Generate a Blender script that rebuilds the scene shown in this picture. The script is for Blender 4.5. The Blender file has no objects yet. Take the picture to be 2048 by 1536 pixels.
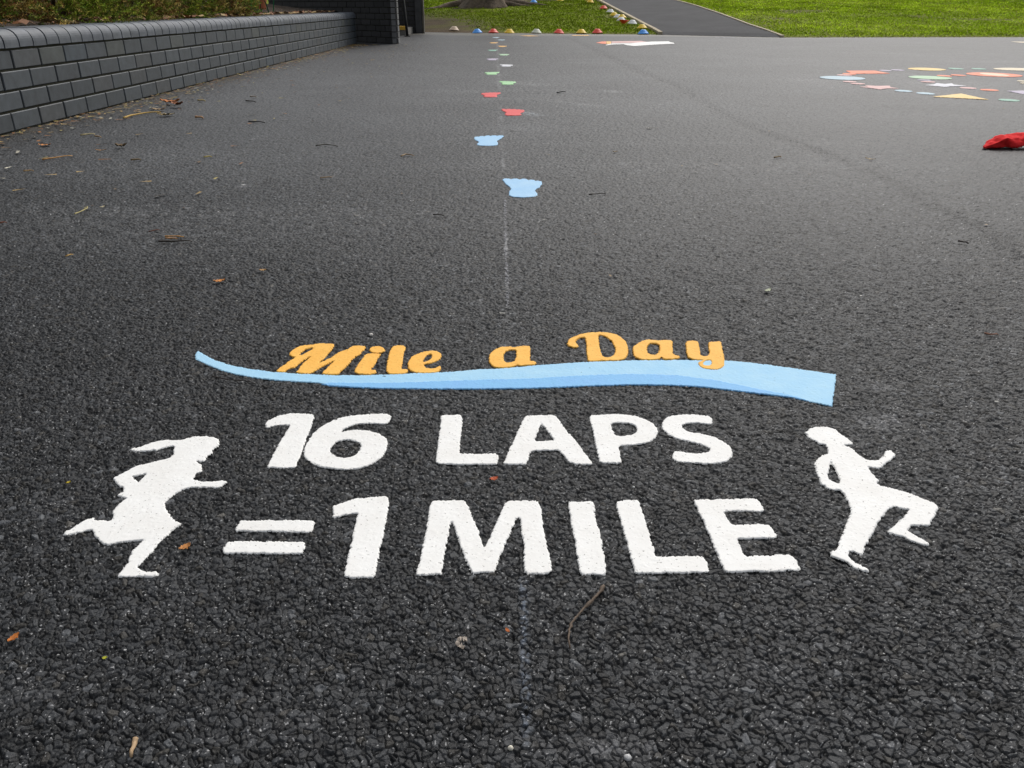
import bpy, math, random
import numpy as np
from mathutils import Vector

# ------------------------------------------------------------------ camera, sky, sun, exposure
sc = bpy.context.scene
COL = sc.collection
H = 0.48; FPX = 1600.0; PITCH = math.atan(758 / FPX)
cam_d = bpy.data.cameras.new('camera'); cam = bpy.data.objects.new('camera', cam_d); COL.objects.link(cam)
cam_d.sensor_width = 36; cam_d.lens = 36 * FPX / 2048; cam_d.clip_start = 0.02; cam_d.clip_end = 600
cam.location = (0, 0, H); cam.rotation_euler = (math.pi / 2 - PITCH, 0, 0)
sc.camera = cam
SUN_AZ = math.radians(28); SUN_EL = math.radians(48)
w = bpy.data.worlds.new("World"); sc.world = w; w.use_nodes = True
wn = w.node_tree; wn.nodes.clear()
wo = wn.nodes.new('ShaderNodeOutputWorld'); bg = wn.nodes.new('ShaderNodeBackground')
sky = wn.nodes.new('ShaderNodeTexSky'); sky.sky_type = 'NISHITA'; sky.sun_disc = False
sky.sun_elevation = SUN_EL; sky.sun_rotation = SUN_AZ; sky.air_density = 1.3; sky.dust_density = 4.0; sky.ozone_density = 1.0
hs = wn.nodes.new('ShaderNodeHueSaturation'); hs.inputs['Saturation'].default_value = 0.32
wn.links.new(sky.outputs[0], hs.inputs['Color']); wn.links.new(hs.outputs[0], bg.inputs[0]); wn.links.new(bg.outputs[0], wo.inputs[0])
bg.inputs[1].default_value = 0.12
sd_ = bpy.data.lights.new('sun', 'SUN'); sun = bpy.data.objects.new('sun', sd_); COL.objects.link(sun)
sd_.energy = 1.1; sd_.angle = math.radians(28); sd_.color = (1.0, 0.97, 0.93)
sdir = Vector((math.sin(SUN_AZ) * math.cos(SUN_EL), math.cos(SUN_AZ) * math.cos(SUN_EL), math.sin(SUN_EL)))
sun.rotation_euler = sdir.to_track_quat('Z', 'Y').to_euler()
sc.view_settings.view_transform = 'Standard'; sc.view_settings.look = 'None'; sc.view_settings.gamma = 1
sc.view_settings.exposure = 0.32
sc.render.engine = 'CYCLES'
sc.cycles.max_bounces = 6; sc.cycles.diffuse_bounces = 3

# ------------------------------------------------------------------ measuring the place
LAWN_EDGE = [(-40, 18.5), (-1.725, 17.03), (2.647, 15.60), (4.421, 14.24), (8.445, 14.375), (60, 15.0)]
def yedge(x):
    return np.interp(x, [p[0] for p in LAWN_EDGE], [p[1] for p in LAWN_EDGE])
SLOPE = 0.063
def zt(x, y):
    d = np.maximum(0, y - yedge(x))
    return SLOPE * d + 0.012 * np.minimum(1, d / 0.3)
def ray(px, py):
    a = (px - 1024) / FPX; b = -(py - 768) / FPX
    return a, math.cos(PITCH) + b * math.sin(PITCH), -math.sin(PITCH) + b * math.cos(PITCH)
def gp(px, py, z=0.0):
    a, b, c = ray(px, py); t = (z - H) / c
    return (a * t, b * t)
def hp(px, py):                      # point on the sloping lawn
    a, b, c = ray(px, py); t = 8.0
    while t < 90:
        if H + c * t <= float(zt(a * t, b * t)): break
        t += 0.02
    return (a * t, b * t, float(zt(a * t, b * t)))
def Z(pts, s, ox, oy):               # points read in an enlarged crop -> photo pixels
    return [(ox + x / s, oy + y / s) for x, y in pts]
def G(pts): return [gp(x, y) for x, y in pts]

rng = np.random.default_rng(7)
random.seed(5)

# ------------------------------------------------------------------ mesh helpers
def mesh_obj(name, verts, faces, mat=None, parent=None, col=None, smooth=False, cname='tint'):
    me = bpy.data.meshes.new(name)
    verts = np.asarray(verts, dtype=np.float32)
    if isinstance(faces, np.ndarray):
        k = faces.shape[1]; n = len(faces)
        me.vertices.add(len(verts)); me.vertices.foreach_set('co', verts.ravel())
        me.loops.add(n * k); me.loops.foreach_set('vertex_index', faces.astype(np.int32).ravel())
        me.polygons.add(n); me.polygons.foreach_set('loop_start', np.arange(0, n * k, k, dtype=np.int32))
        me.update(calc_edges=True)
    else:
        me.from_pydata([tuple(map(float, v)) for v in verts], [], faces); me.update()
    if smooth: me.polygons.foreach_set('use_smooth', np.ones(len(me.polygons), dtype=bool))
    if col is not None:
        at = me.color_attributes.new(cname, 'FLOAT_COLOR', 'POINT')
        c4 = np.ones((len(verts), 4), dtype=np.float32); c4[:, :3] = col
        at.data.foreach_set('color', c4.ravel())
    o = bpy.data.objects.new(name, me); COL.objects.link(o)
    if mat: me.materials.append(mat)
    if parent: o.parent = parent
    return o
def tag(o, label=None, cat=None, group=None, kind=None):
    if label: o['label'] = label
    if cat: o['category'] = cat
    if group: o['group'] = group
    if kind: o['kind'] = kind
    return o
def empty(name, loc, label, cat, group=None):
    o = bpy.data.objects.new(name, None); COL.objects.link(o); o.location = loc; o.empty_display_size = 0.1
    return tag(o, label, cat, group)
class MB:
    def __init__(s): s.v = []; s.f = []; s.c = []
    def add(s, vs, fs, col=(1, 1, 1)):
        n = len(s.v); s.v += [tuple(v) for v in vs]; s.f += [tuple(i + n for i in f) for f in fs]; s.c += [col] * len(vs)
    def box(s, o, ax, ay, az, col=(1, 1, 1), bev=0.0):
        o, ax, ay, az = map(Vector, (o, ax, ay, az))
        if bev <= 0:
            vs = [o + ax * i + ay * j + az * k for k in (0, 1) for j in (0, 1) for i in (0, 1)]
            s.add(vs, [(0, 2, 3, 1), (4, 5, 7, 6), (0, 1, 5, 4), (2, 6, 7, 3), (0, 4, 6, 2), (1, 3, 7, 5)], col)
        else:                        # bevelled on the face towards -ay
            bx = bev / ax.length; bz = bev / az.length; by = bev / ay.length
            q = lambda i, j, k: o + ax * i + ay * j + az * k
            vs = [q(bx, 0, bz), q(1 - bx, 0, bz), q(1 - bx, 0, 1 - bz), q(bx, 0, 1 - bz),
                  q(0, by, 0), q(1, by, 0), q(1, by, 1), q(0, by, 1), q(0, 1, 0), q(1, 1, 0), q(1, 1, 1), q(0, 1, 1)]
            s.add(vs, [(0, 1, 2, 3), (0, 4, 5, 1), (1, 5, 6, 2), (2, 6, 7, 3), (3, 7, 4, 0), (4, 8, 9, 5), (5, 9, 10, 6), (6, 10, 11, 7), (7, 11, 8, 4), (8, 11, 10, 9)], col)
    def tube(s, pts, rad, n=7, col=(1, 1, 1), caps=True):
        pts = [Vector(p) for p in pts]; base = len(s.v); m = len(pts)
        if not hasattr(rad, '__len__'): rad = [rad] * m
        vs = []
        for i, p in enumerate(pts):
            t = (pts[min(i + 1, m - 1)] - pts[max(i - 1, 0)]).normalized()
            u = t.cross(Vector((0, 0, 1)));
            if u.length < 1e-3: u = t.cross(Vector((1, 0, 0)))
            u.normalize(); v = t.cross(u)
            for k in range(n):
                a = 2 * math.pi * k / n; vs.append(p + (u * math.cos(a) + v * math.sin(a)) * rad[i])
        fs = [(i * n + k, i * n + (k + 1) % n, (i + 1) * n + (k + 1) % n, (i + 1) * n + k) for i in range(m - 1) for k in range(n)]
        if caps: fs += [tuple(range(n))[::-1], tuple((m - 1) * n + k for k in range(n))]
        s.add(vs, fs, col)
    def build(s, name, mat, parent=None, smooth=False):
        o = mesh_obj(name, s.v, s.f, mat, None, np.array(s.c), smooth)
        if parent:
            o.parent = parent; o.matrix_parent_inverse = parent.matrix_basis.inverted()
        return o
def thing_mesh(name, mb, mat, origin, label, cat, group=None, smooth=False):
    ox = Vector(origin); mb.v = [tuple(Vector(v) - ox) for v in mb.v]
    o = mb.build(name, mat, None, smooth); o.location = ox
    return tag(o, label, cat, group)

# ------------------------------------------------------------------ materials
def mat(name, color=(1, 1, 1), rough=0.7, attr=None, noise=0.0, nscale=20, bump=0.0, bscale=200, bdist=0.001, spec=0.5, speck=None, tint2=None, sub=0.0, coat=0.0):
    m = bpy.data.materials.new(name); m.use_nodes = True; nt = m.node_tree; N = nt.nodes; L = nt.links
    b = N['Principled BSDF']; b.inputs['Roughness'].default_value = rough; b.inputs['Specular IOR Level'].default_value = spec
    if coat: b.inputs['Coat Weight'].default_value = coat
    tc = N.new('ShaderNodeTexCoord'); geo = N.new('ShaderNodeNewGeometry')
    pos = geo.outputs['Position']
    rgb = N.new('ShaderNodeRGB'); rgb.outputs[0].default_value = (*color, 1); c = rgb.outputs[0]
    if attr:
        a = N.new('ShaderNodeVertexColor'); a.layer_name = attr
        mx = N.new('ShaderNodeMix'); mx.data_type = 'RGBA'; mx.blend_type = 'MULTIPLY'; mx.inputs[0].default_value = 1
        L.new(c, mx.inputs[6]); L.new(a.outputs[0], mx.inputs[7]); c = mx.outputs[2]
    if noise:
        t = N.new('ShaderNodeTexNoise'); t.inputs['Scale'].default_value = nscale; t.inputs['Detail'].default_value = 6; t.inputs['Roughness'].default_value = 0.65
        L.new(pos, t.inputs['Vector'])
        mr = N.new('ShaderNodeMapRange'); mr.inputs[1].default_value = 0.3; mr.inputs[2].default_value = 0.7
        if tint2 is None:
            mr.inputs[3].default_value = 1 - noise; mr.inputs[4].default_value = 1 + noise; L.new(t.outputs[0], mr.inputs[0])
            mx = N.new('ShaderNodeMix'); mx.data_type = 'RGBA'; mx.blend_type = 'MULTIPLY'; mx.inputs[0].default_value = 1
            L.new(c, mx.inputs[6]); L.new(mr.outputs[0], mx.inputs[7]); c = mx.outputs[2]
        else:
            mr.inputs[3].default_value = 0; mr.inputs[4].default_value = noise; L.new(t.outputs[0], mr.inputs[0])
            mx = N.new('ShaderNodeMix'); mx.data_type = 'RGBA'; L.new(mr.outputs[0], mx.inputs[0])
            L.new(c, mx.inputs[6]); mx.inputs[7].default_value = (*tint2, 1); c = mx.outputs[2]
    if speck:                        # (scale, threshold, colour): small pits of dirt
        t = N.new('ShaderNodeTexNoise'); t.inputs['Scale'].default_value = speck[0]; t.inputs['Detail'].default_value = 2
        L.new(pos, t.inputs['Vector'])
        mr = N.new('ShaderNodeMapRange'); mr.inputs[1].default_value = speck[1]; mr.inputs[2].default_value = speck[1] + 0.05; mr.clamp = True
        mr.inputs[3].default_value = 0; mr.inputs[4].default_value = 0.85
        L.new(t.outputs[0], mr.inputs[0])
        mx = N.new('ShaderNodeMix'); mx.data_type = 'RGBA'; L.new(mr.outputs[0], mx.inputs[0]); L.new(c, mx.inputs[6]); mx.inputs[7].default_value = (*speck[2], 1); c = mx.outputs[2]
    L.new(c, b.inputs['Base Color'])
    if bump:
        t = N.new('ShaderNodeTexNoise'); t.inputs['Scale'].default_value = bscale; t.inputs['Detail'].default_value = 4
        L.new(pos, t.inputs['Vector'])
        bp = N.new('ShaderNodeBump'); bp.inputs['Strength'].default_value = bump; bp.inputs['Distance'].default_value = bdist
        L.new(t.outputs[0], bp.inputs['Height']); L.new(bp.outputs[0], b.inputs['Normal'])
    if sub: b.inputs['Subsurface Weight'].default_value = sub
    return m
M = {}
M['asphalt'] = mat('asphalt', (1, 1, 1), 0.58, 'tint', 0.12, 1.3, 0.6, 420, 0.0018, 0.30)
M['white'] = mat('white_thermoplastic', (0.82, 0.82, 0.80), 0.65, None, 0.55, 26, 0.2, 600, 0.0006, 0.3, (380, 0.665, (0.25, 0.24, 0.22)), (0.70, 0.68, 0.64))
M['orange'] = mat('orange_thermoplastic', (0.88, 0.49, 0.095), 0.65, None, 0.7, 45, 0.2, 600, 0.0006, 0.3, (380, 0.665, (0.4, 0.2, 0.04)), (0.82, 0.39, 0.05))
M['blue_light'] = mat('light_blue_thermoplastic', (0.38, 0.62, 0.78), 0.65, None, 0.8, 22, 0.25, 600, 0.0008, 0.3, (420, 0.73, (0.08, 0.14, 0.2)), (0.28, 0.54, 0.77))
M['blue_dark'] = mat('mid_blue_thermoplastic', (0.19, 0.46, 0.74), 0.65, None, 0.7, 30, 0.35, 600, 0.0008, 0.4, (420, 0.73, (0.05, 0.1, 0.2)), (0.19, 0.42, 0.76))
def paint(name, c, c2=None): 
    M[name] = mat(name + '_paint', c, 0.65, None, 0.7, 9, 0.3, 300, 0.001, 0.4, None, c2 or tuple(0.8 * k for k in c))
paint('sky_blue', (0.26, 0.50, 0.76), (0.42, 0.62, 0.78)); paint('red', (0.72, 0.085, 0.085)); paint('green', (0.28, 0.58, 0.26), (0.45, 0.62, 0.42))
paint('teal', (0.25, 0.46, 0.36)); paint('lilac', (0.45, 0.40, 0.50)); paint('pale', (0.66, 0.66, 0.70)); paint('amber', (0.78, 0.42, 0.10), (0.8, 0.5, 0.2))
paint('ice', (0.42, 0.55, 0.62)); paint('scarlet', (0.75, 0.16, 0.07), (0.78, 0.32, 0.2)); paint('pink', (0.68, 0.42, 0.40)); paint('cream', (0.72, 0.62, 0.45))
paint('chalk', (0.55, 0.55, 0.57)); paint('yellow', (0.78, 0.52, 0.14), (0.75, 0.6, 0.35)); paint('mint', (0.42, 0.60, 0.40)); paint('chalk_blue', (0.15, 0.18, 0.22)); paint('chalk_faint', (0.21, 0.21, 0.22)); paint('chalk_mid', (0.25, 0.25, 0.27))
M['brick'] = mat('blue_engineering_brick', (1, 1, 1), 0.55, 'tint', 0.28, 22, 0.5, 260, 0.001, 0.5)
M['dark_brick'] = mat('dark_brick', (1, 1, 1), 0.7, 'tint', 0.25, 12, 0.5, 120, 0.003, 0.4)
M['mortar'] = mat('dark_mortar', (0.022, 0.022, 0.018), 0.9, None, 0.6, 14, 0.6, 200, 0.003, 0.3, None, (0.05, 0.05, 0.02))
M['soil'] = mat('soil', (0.045, 0.032, 0.022), 0.95, None, 0.5, 8, 1.0, 60, 0.02, 0.2)
M['foliage'] = mat('foliage', (1, 1, 1), 0.8, 'tint', 0, 1, 0, 1, 1, 0.08)
M['grass'] = mat('grass_blades', (1, 1, 1), 0.9, 'tint', 0, 1, 0, 1, 1, 0.03)
M['turf'] = mat('turf', (1, 1, 1), 0.95, 'tint', 0.25, 5, 1.0, 40, 0.02, 0.1)
M['path'] = mat('old_path_tarmac', (0.052, 0.052, 0.055), 0.85, None, 0.2, 1.5, 0.6, 150, 0.003, 0.15)
M['pale_tarmac'] = mat('pale_tarmac', (0.20, 0.19, 0.165), 0.85, None, 0.2, 2.5, 0.6, 150, 0.003, 0.3)
M['edging'] = mat('pale_edging', (0.40, 0.34, 0.24), 0.85, None, 0.2, 3, 0.5, 60, 0.003, 0.3)
M['bark'] = mat('bark', (0.13, 0.10, 0.072), 0.9, None, 0.5, 7, 1.0, 30, 0.03, 0.2)
M['black_metal'] = mat('black_metal', (0.015, 0.016, 0.018), 0.4, None, 0, 1, 0.1, 40)
M['terracotta'] = mat('terracotta', (0.33, 0.095, 0.04), 0.8, None, 0.2, 9, 0.2, 60)
M['yellow_nosing'] = mat('yellow_nosing', (0.72, 0.42, 0.05), 0.6, None, 0.25, 8, 0.2, 60)
M['concrete'] = mat('concrete', (0.19, 0.18, 0.165), 0.9, None, 0.25, 6, 0.4, 60)
M['litter'] = mat('dry_litter', (1, 1, 1), 0.7, 'tint', 0.3, 120, 0.4, 300, 0.001, 0.3)
M['cloth'] = mat('red_cotton', (0.78, 0.028, 0.030), 0.9, None, 0.15, 40, 0.5, 900, 0.0006, 0.2)
def plastic(n, c): M[n] = mat(n, c, 0.45, None, 0.08, 12, 0.0, 1, 1, 0.5)
plastic('yellow_plastic', (0.75, 0.50, 0.02)); plastic('red_plastic', (0.75, 0.07, 0.035)); plastic('blue_plastic', (0.07, 0.32, 0.80)); plastic('white_plastic', (0.66, 0.67, 0.66)); plastic('cream_plastic', (0.62, 0.47, 0.33)); plastic('ivory_plastic', (0.55, 0.56, 0.44))

# ------------------------------------------------------------------ the asphalt surface: packed chippings
CELL = 0.0058
def _hash(ix, iy, k):
    h = (ix.astype(np.int64) * 374761393 + iy.astype(np.int64) * 668265263 + k * 974711) & 0xffffffff
    h = (h ^ (h >> 13)) * 1274126177 & 0xffffffff; h = h ^ (h >> 16)
    h = (h * 2246822519) & 0xffffffff; h = h ^ (h >> 15)
    return (h & 0xffffff).astype(np.float32) / 16777216.0
def chips(x, y):
    """height of the surface, per-chip random number, crevice distance"""
    out_h = np.empty(x.shape, np.float32); out_r = np.empty(x.shape, np.float32); out_e = np.empty(x.shape, np.float32); out_q = np.empty(x.shape, np.float32)
    n = x.size; xf = x.ravel(); yf = y.ravel(); oh = out_h.ravel(); orr = out_r.ravel(); oe = out_e.ravel(); oq = out_q.ravel()
    for a in range(0, n, 400000):
        X = xf[a:a + 400000] / CELL; Y = yf[a:a + 400000] / CELL
        X = X + 0.22 * np.sin(Y * 1.9 + 3 * np.sin(X * .7)); Y = Y + 0.22 * np.sin(X * 2.1 + 2 * np.sin(Y * .6))
        ix = np.floor(X).astype(np.int64); iy = np.floor(Y).astype(np.int64)
        f1 = np.full(X.shape, 9., np.float32); f2 = f1.copy(); r1 = np.zeros_like(f1); tx = np.zeros_like(f1); ty = np.zeros_like(f1); q1 = np.zeros_like(f1)
        for dx in (-1, 0, 1):
            for dy in (-1, 0, 1):
                cx = ix + dx; cy = iy + dy
                px = cx + 0.06 + 0.88 * _hash(cx, cy, 1); py = cy + 0.06 + 0.88 * _hash(cx, cy, 2)
                rr = _hash(cx, cy, 3)
                an = _hash(cx, cy, 6) * 6.283; ca = np.cos(an); sa = np.sin(an)
                ux = (X - px) * ca + (Y - py) * sa; uy = -(X - px) * sa + (Y - py) * ca
                d = (np.maximum(np.abs(ux) * .8 + np.abs(uy) * .55, np.sqrt(ux * ux * .75 + uy * uy * 1.3)) - 0.28 * (rr - .5)).astype(np.float32)
                lt = d < f1
                f2 = np.where(lt, f1, np.minimum(f2, d)); r1 = np.where(lt, rr, r1); q1 = np.where(lt, _hash(cx, cy, 7), q1)
                sl = (_hash(cx, cy, 4) - .5) * (X - px) + (_hash(cx, cy, 5) - .5) * (Y - py)
                tx = np.where(lt, sl, tx); f1 = np.where(lt, d, f1)
        e = f2 - f1
        edge = np.clip(e / 0.22, 0, 1); edge = edge * (2 - edge)
        hh = -0.0034 * (1 - edge) - 0.0017 * (1 - q1) ** 1.6 * edge + 0.0019 * tx * edge
        Xr = xf[a:a + 400000]; Yr = yf[a:a + 400000]
        void = np.clip((vnoise(Xr, Yr, 95, 81) * .6 + vnoise(Xr, Yr, 210, 82) * .5 - .66) / .12, 0, 1); hh = hh - .0014 * void
        hh = hh + .0006 * (vnoise(Xr, Yr, 700, 83) - .5)
        e = e * (1 - .8 * void)
        oh[a:a + 400000] = hh; orr[a:a + 400000] = r1; oe[a:a + 400000] = e; oq[a:a + 400000] = q1
    return oh.reshape(x.shape), orr.reshape(x.shape), oe.reshape(x.shape), oq.reshape(x.shape)
def vnoise(x, y, s, k):
    X = x * s; Y = y * s; ix = np.floor(X).astype(np.int64); iy = np.floor(Y).astype(np.int64); fx = X - ix; fy = Y - iy
    fx = fx * fx * (3 - 2 * fx); fy = fy * fy * (3 - 2 * fy)
    return ((_hash(ix, iy, k) * (1 - fx) + _hash(ix + 1, iy, k) * fx) * (1 - fy) + (_hash(ix, iy + 1, k) * (1 - fx) + _hash(ix + 1, iy + 1, k) * fx) * fy).astype(np.float32)
def segdist(x, y, pts):
    d = np.full(x.shape, 1e9)
    for (x0, y0), (x1, y1) in zip(pts[:-1], pts[1:]):
        vx, vy = x1 - x0, y1 - y0; t = np.clip(((x - x0) * vx + (y - y0) * vy) / (vx * vx + vy * vy + 1e-12), 0, 1)
        d = np.minimum(d, np.hypot(x - x0 - t * vx, y - y0 - t * vy))
    return d
SEAM = G([(1125, 74), (1139, 78), (1185, 98), (1239, 125), (1290, 148), (1349, 170), (1424, 215), (1480, 246), (1549, 272), (1664, 310), (1740, 344), (1799, 370), (1870, 412), (1949, 445), (2060, 520)])
DUST = [(1750, 846, .026, .018, .17), (1782, 836, .014, .014, .22), (1745, 772, .022, .02, .10), (488, 371, .012, .02, .35), (1525, 1340, .03, .02, .05), (1165, 1495, .05, .012, .08),
        (1240, 1500, .03, .012, .08), (110, 1010, .02, .03, .05), (55, 1385, .03, .02, .05), (1570, 1450, .03, .02, .06), (1380, 1345, .02, .02, .04), (1040, 262, .14, .3, .04),
        (1030, 425, .10, .25, .02), (980, 320, .1, .2, .02), (560, 1440, .05, .03, .03), (1230, 880, .05, .05, .02), (330, 1180, .04, .05, .02), (1290, 700, .06, .08, .05), (1020, 690, .03, .08, .03), (1440, 720, .05, .08, .05)]
CHALK = [  # photo polyline, half width in m, strength, colour: chalk and dust rubbed into the chippings
    ([(1056, 1536), (1052, 1420), (1049, 1290), (1046, 1160)], .0034, .12, (.75, .9, 1.15)), ([(1016, 660), (1014, 550), (1012, 500), (1010, 395)], .004, .16, (1, 1, 1.02)),
    ([(1012, 520), (1012, 460)], .004, .25, (1, 1, 1.02)), ([(1007, 355), (1005, 310), (1003, 265), (1002, 232)], .006, .22, (1, 1, 1.02)),
    ([(1002, 238), (1000, 200), (998, 160), (996, 120), (995, 95), (994, 72)], .010, .14, (1, 1, 1.02)),
    ([(1048, 223), (1056, 226), (1072, 230)], .035, .25, (.9, 1, 1.1)), ([(960, 193), (930, 191), (890, 196)], .12, .05, (1, 1, 1)),
    ([(1000, 187), (1040, 190), (1090, 195), (1140, 205), (1190, 211)], .06, .06, (1, 1, 1)), ([(968, 149), (952, 149)], .16, .22, (1.05, .98, .98)),
    ([(985, 163), (1002, 164)], .15, .15, (1, 1, 1)), ([(1030, 166.5), (1058, 168)], .14, .16, (1, 1.02, 1)), ([(936, 118.6), (980, 118.8)], .18, .13, (1, .95, 1)),
    ([(960, 132), (1003, 129.5)], .16, .10, (1, 1, 1)), ([(1000, 129.5), (1026, 131)], .16, .16, (1, 1, 1)), ([(1084, 362), (1112, 363)], .018, .12, (1, 1, 1)),
    ([(915, 276), (946, 274)], .03, .10, (1, 1, 1)), ([(1215, 181), (1232, 183)], .05, .12, (1, 1, 1)), ([(975, 109), (1000, 110)], .2, .06, (.9, 1, .95)), ([(1018, 92), (1026, 92.5)], .25, .08, (1.1, 1, .9)),
    ([(1620, 158), (1650, 156)], .25, .07, (1, 1, 1)), ([(1690, 172), (1780, 176), (1860, 185)], .2, .05, (1.1, 1, 1)), ([(1840, 163), (1990, 172)], .3, .05, (1, 1, 1))]
def asphalt_color(x, y, r, q, e):
    base = 0.007 + 0.033 * r ** 1.5
    far = np.clip(2.2 / np.maximum(y, .1), .12, 1); base = .022 + (base - .022) * far
    col = np.stack([base * .94, base * 1.0, base * 1.08], -1)
    warm = (q > .955)[..., None]; col = np.where(warm, col * np.array([1.25, 1.1, .9]), col)
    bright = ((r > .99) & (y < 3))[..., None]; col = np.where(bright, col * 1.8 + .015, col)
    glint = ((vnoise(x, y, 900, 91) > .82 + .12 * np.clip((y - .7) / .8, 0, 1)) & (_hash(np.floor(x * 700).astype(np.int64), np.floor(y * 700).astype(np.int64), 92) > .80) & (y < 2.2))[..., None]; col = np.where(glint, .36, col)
    gap = np.clip(1 - e / .14, 0, 1)[..., None] * .6; col = col * (1 - gap) + gap * 0.007
    sheen_dust = (np.clip((y - 0.8) / 5, 0, 1) * (1 - .45 * np.clip((y - 5) / 6, 0, 1)))[..., None]          # grazing sky sheen painted into the colour with some dust, by distance
    n = (0.75 + .5 * vnoise(x, y, .9, 11) * (0.6 + .8 * vnoise(x, y, 5, 12)))[..., None]
    col = col * (1 + .9 * sheen_dust * n) + .010 * sheen_dust * n * np.array([1.02, 1, .98])
    for px, py, rx, ry, a in DUST:
        cx, cy = gp(px, py); d = ((x - cx) / rx) ** 2 + ((y - cy) / ry) ** 2
        m = np.exp(-d * 1.2) * (vnoise(x, y, 120, 13) * .9 + .2) * (vnoise(x, y, 400, 17) * 1.2)
        col = col + (a * m)[..., None] * np.array([1, 1, 1.03])
    ds = segdist(x, y, SEAM); sg = np.exp(-(ds / (.018 + .006 * y)) ** 2) * (vnoise(x, y, 9, 14) * .9 + .35); col = col * (1 - .38 * np.clip(sg, 0, 1))[..., None]
    patch = .78 + .30 * vnoise(x, y, 1.1, 24) + .22 * vnoise(x, y, 3.3, 25); col = col * patch[..., None]
    spot = (vnoise(x, y, 26, 26) > .90) & (vnoise(x, y, 70, 27) > .45) & (y > 1.8); col = np.where(spot[..., None], col * .35, col)
    fleck = (vnoise(x, y, 34, 28) > .945) & (y > 1.8); col = np.where(fleck[..., None], col * 1.6 + .02, col)
    scf = np.clip(vnoise(x * .25 + y * .1, y * 2.2, 2.0, 29) - .72, 0, 1) * np.clip(vnoise(x, y, 60, 30) * 1.8 - .6, 0, 1) * (y > 1.2); col = col + (.16 * scf)[..., None]
    near_m = y > .2
    for pts, hw, a, cc in CHALK:
        P = G(pts); ys = [p[1] for p in P]; xs_ = [p[0] for p in P]
        m = (y > min(ys) - 4 * hw) & (y < max(ys) + 4 * hw) & (x > min(xs_) - 4 * hw) & (x < max(xs_) + 4 * hw)
        if not m.any(): continue
        xm, ym = x[m], y[m]; d = segdist(xm, ym, P)
        g = np.exp(-(d / hw) ** 2) * np.clip(vnoise(xm, ym, 18 / (1 + min(ys)), 19) * 1.6 - .25, 0, 1) * np.clip(vnoise(xm, ym, 520 / (1 + min(ys)), 20) * 2.2 - .5, 0, 1.2) * np.clip(e[m] * 5, .15, 1)
        col[m] = col[m] + (a * g)[:, None] * np.array(cc)
    # pale worn band in front of the grass
    wb = np.interp(x, [-6, 0, 2.6, 4.4, 9, 20], [1.9, 1.6, .9, .3, .3, .3]); dd = yedge(x) - y
    pb = np.clip((wb - dd) / (.25 * wb), 0, 1) * (y > 10)
    col = col + (pb * (.6 + .5 * vnoise(x, y, 3, 18)))[..., None] * np.array([.085, .075, .055])
    # moss and soil dust along the foot of the low wall
    dw = np.clip((x + 2.12) / .30, 0, 1); mw = (1 - dw) ** 2 * np.clip(vnoise(x, y, 9, 15) * 1.5, 0, 1) * ((x > -2.3) & (y < 12))
    col = col * (1 - mw[..., None] * .6) + mw[..., None] * np.array([.045, .034, .018]) * .8
    return col
def build_playground():
    S = 0.79; ds = 0.00125
    core = np.arange(-S, S + ds / 2, ds); nc = len(core)
    t = np.linspace(0, 1, 40)[1:]
    rows = [0.345]
    while rows[-1] < 1.45: rows.append(rows[-1] + .00125 * math.hypot(rows[-1], .3))
    k = .00125
    while rows[-1] < 20.0:
        k = min(k * 1.0016, .0042); rows.append(rows[-1] + k * rows[-1])
    back = -(np.linspace(0, 1, 50)[::-1] ** 2) * 6.0 + rows[0]
    rows = np.concatenate([back[:-1], np.array(rows)])
    W = np.sqrt(rows ** 2 + .09)[:, None]
    X = np.concatenate([-(S * W + (40 - S * W) * (t[None, ::-1] ** 2.5)), core[None] * W, S * W + (60 - S * W) * (t[None] ** 2.5)], 1)
    Y = np.repeat(rows[:, None], X.shape[1], 1)
    h, r, e, q = chips(X, Y)
    spacing = .00125 * W
    fade = np.ones_like(h); fade[:, :39] = 0; fade[:, -39:] = 0; fade[Y < .33] = 0
    h = h * fade
    sg = np.exp(-(segdist(X, Y, SEAM) / (.018 + .006 * Y.clip(0))) ** 2) * (Y > .8)
    sg = sg * (.2 + vnoise(X, Y, 1.6, 22)); h = h * (1 + .5 * sg) - .0013 * sg * vnoise(X, Y, 55, 23) * (1 + Y * .30)
    Zc = h + 0.0009 * (vnoise(X, Y, 60, 21) - .5) * fade
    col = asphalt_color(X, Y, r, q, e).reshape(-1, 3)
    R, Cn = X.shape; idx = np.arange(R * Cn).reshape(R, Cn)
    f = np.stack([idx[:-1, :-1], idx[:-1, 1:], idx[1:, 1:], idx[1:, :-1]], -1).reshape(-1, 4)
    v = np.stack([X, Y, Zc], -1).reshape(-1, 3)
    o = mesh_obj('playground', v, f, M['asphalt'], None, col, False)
    tag(o, 'dark grey asphalt playground of packed black chippings', 'ground', kind='structure')
build_playground()

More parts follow.
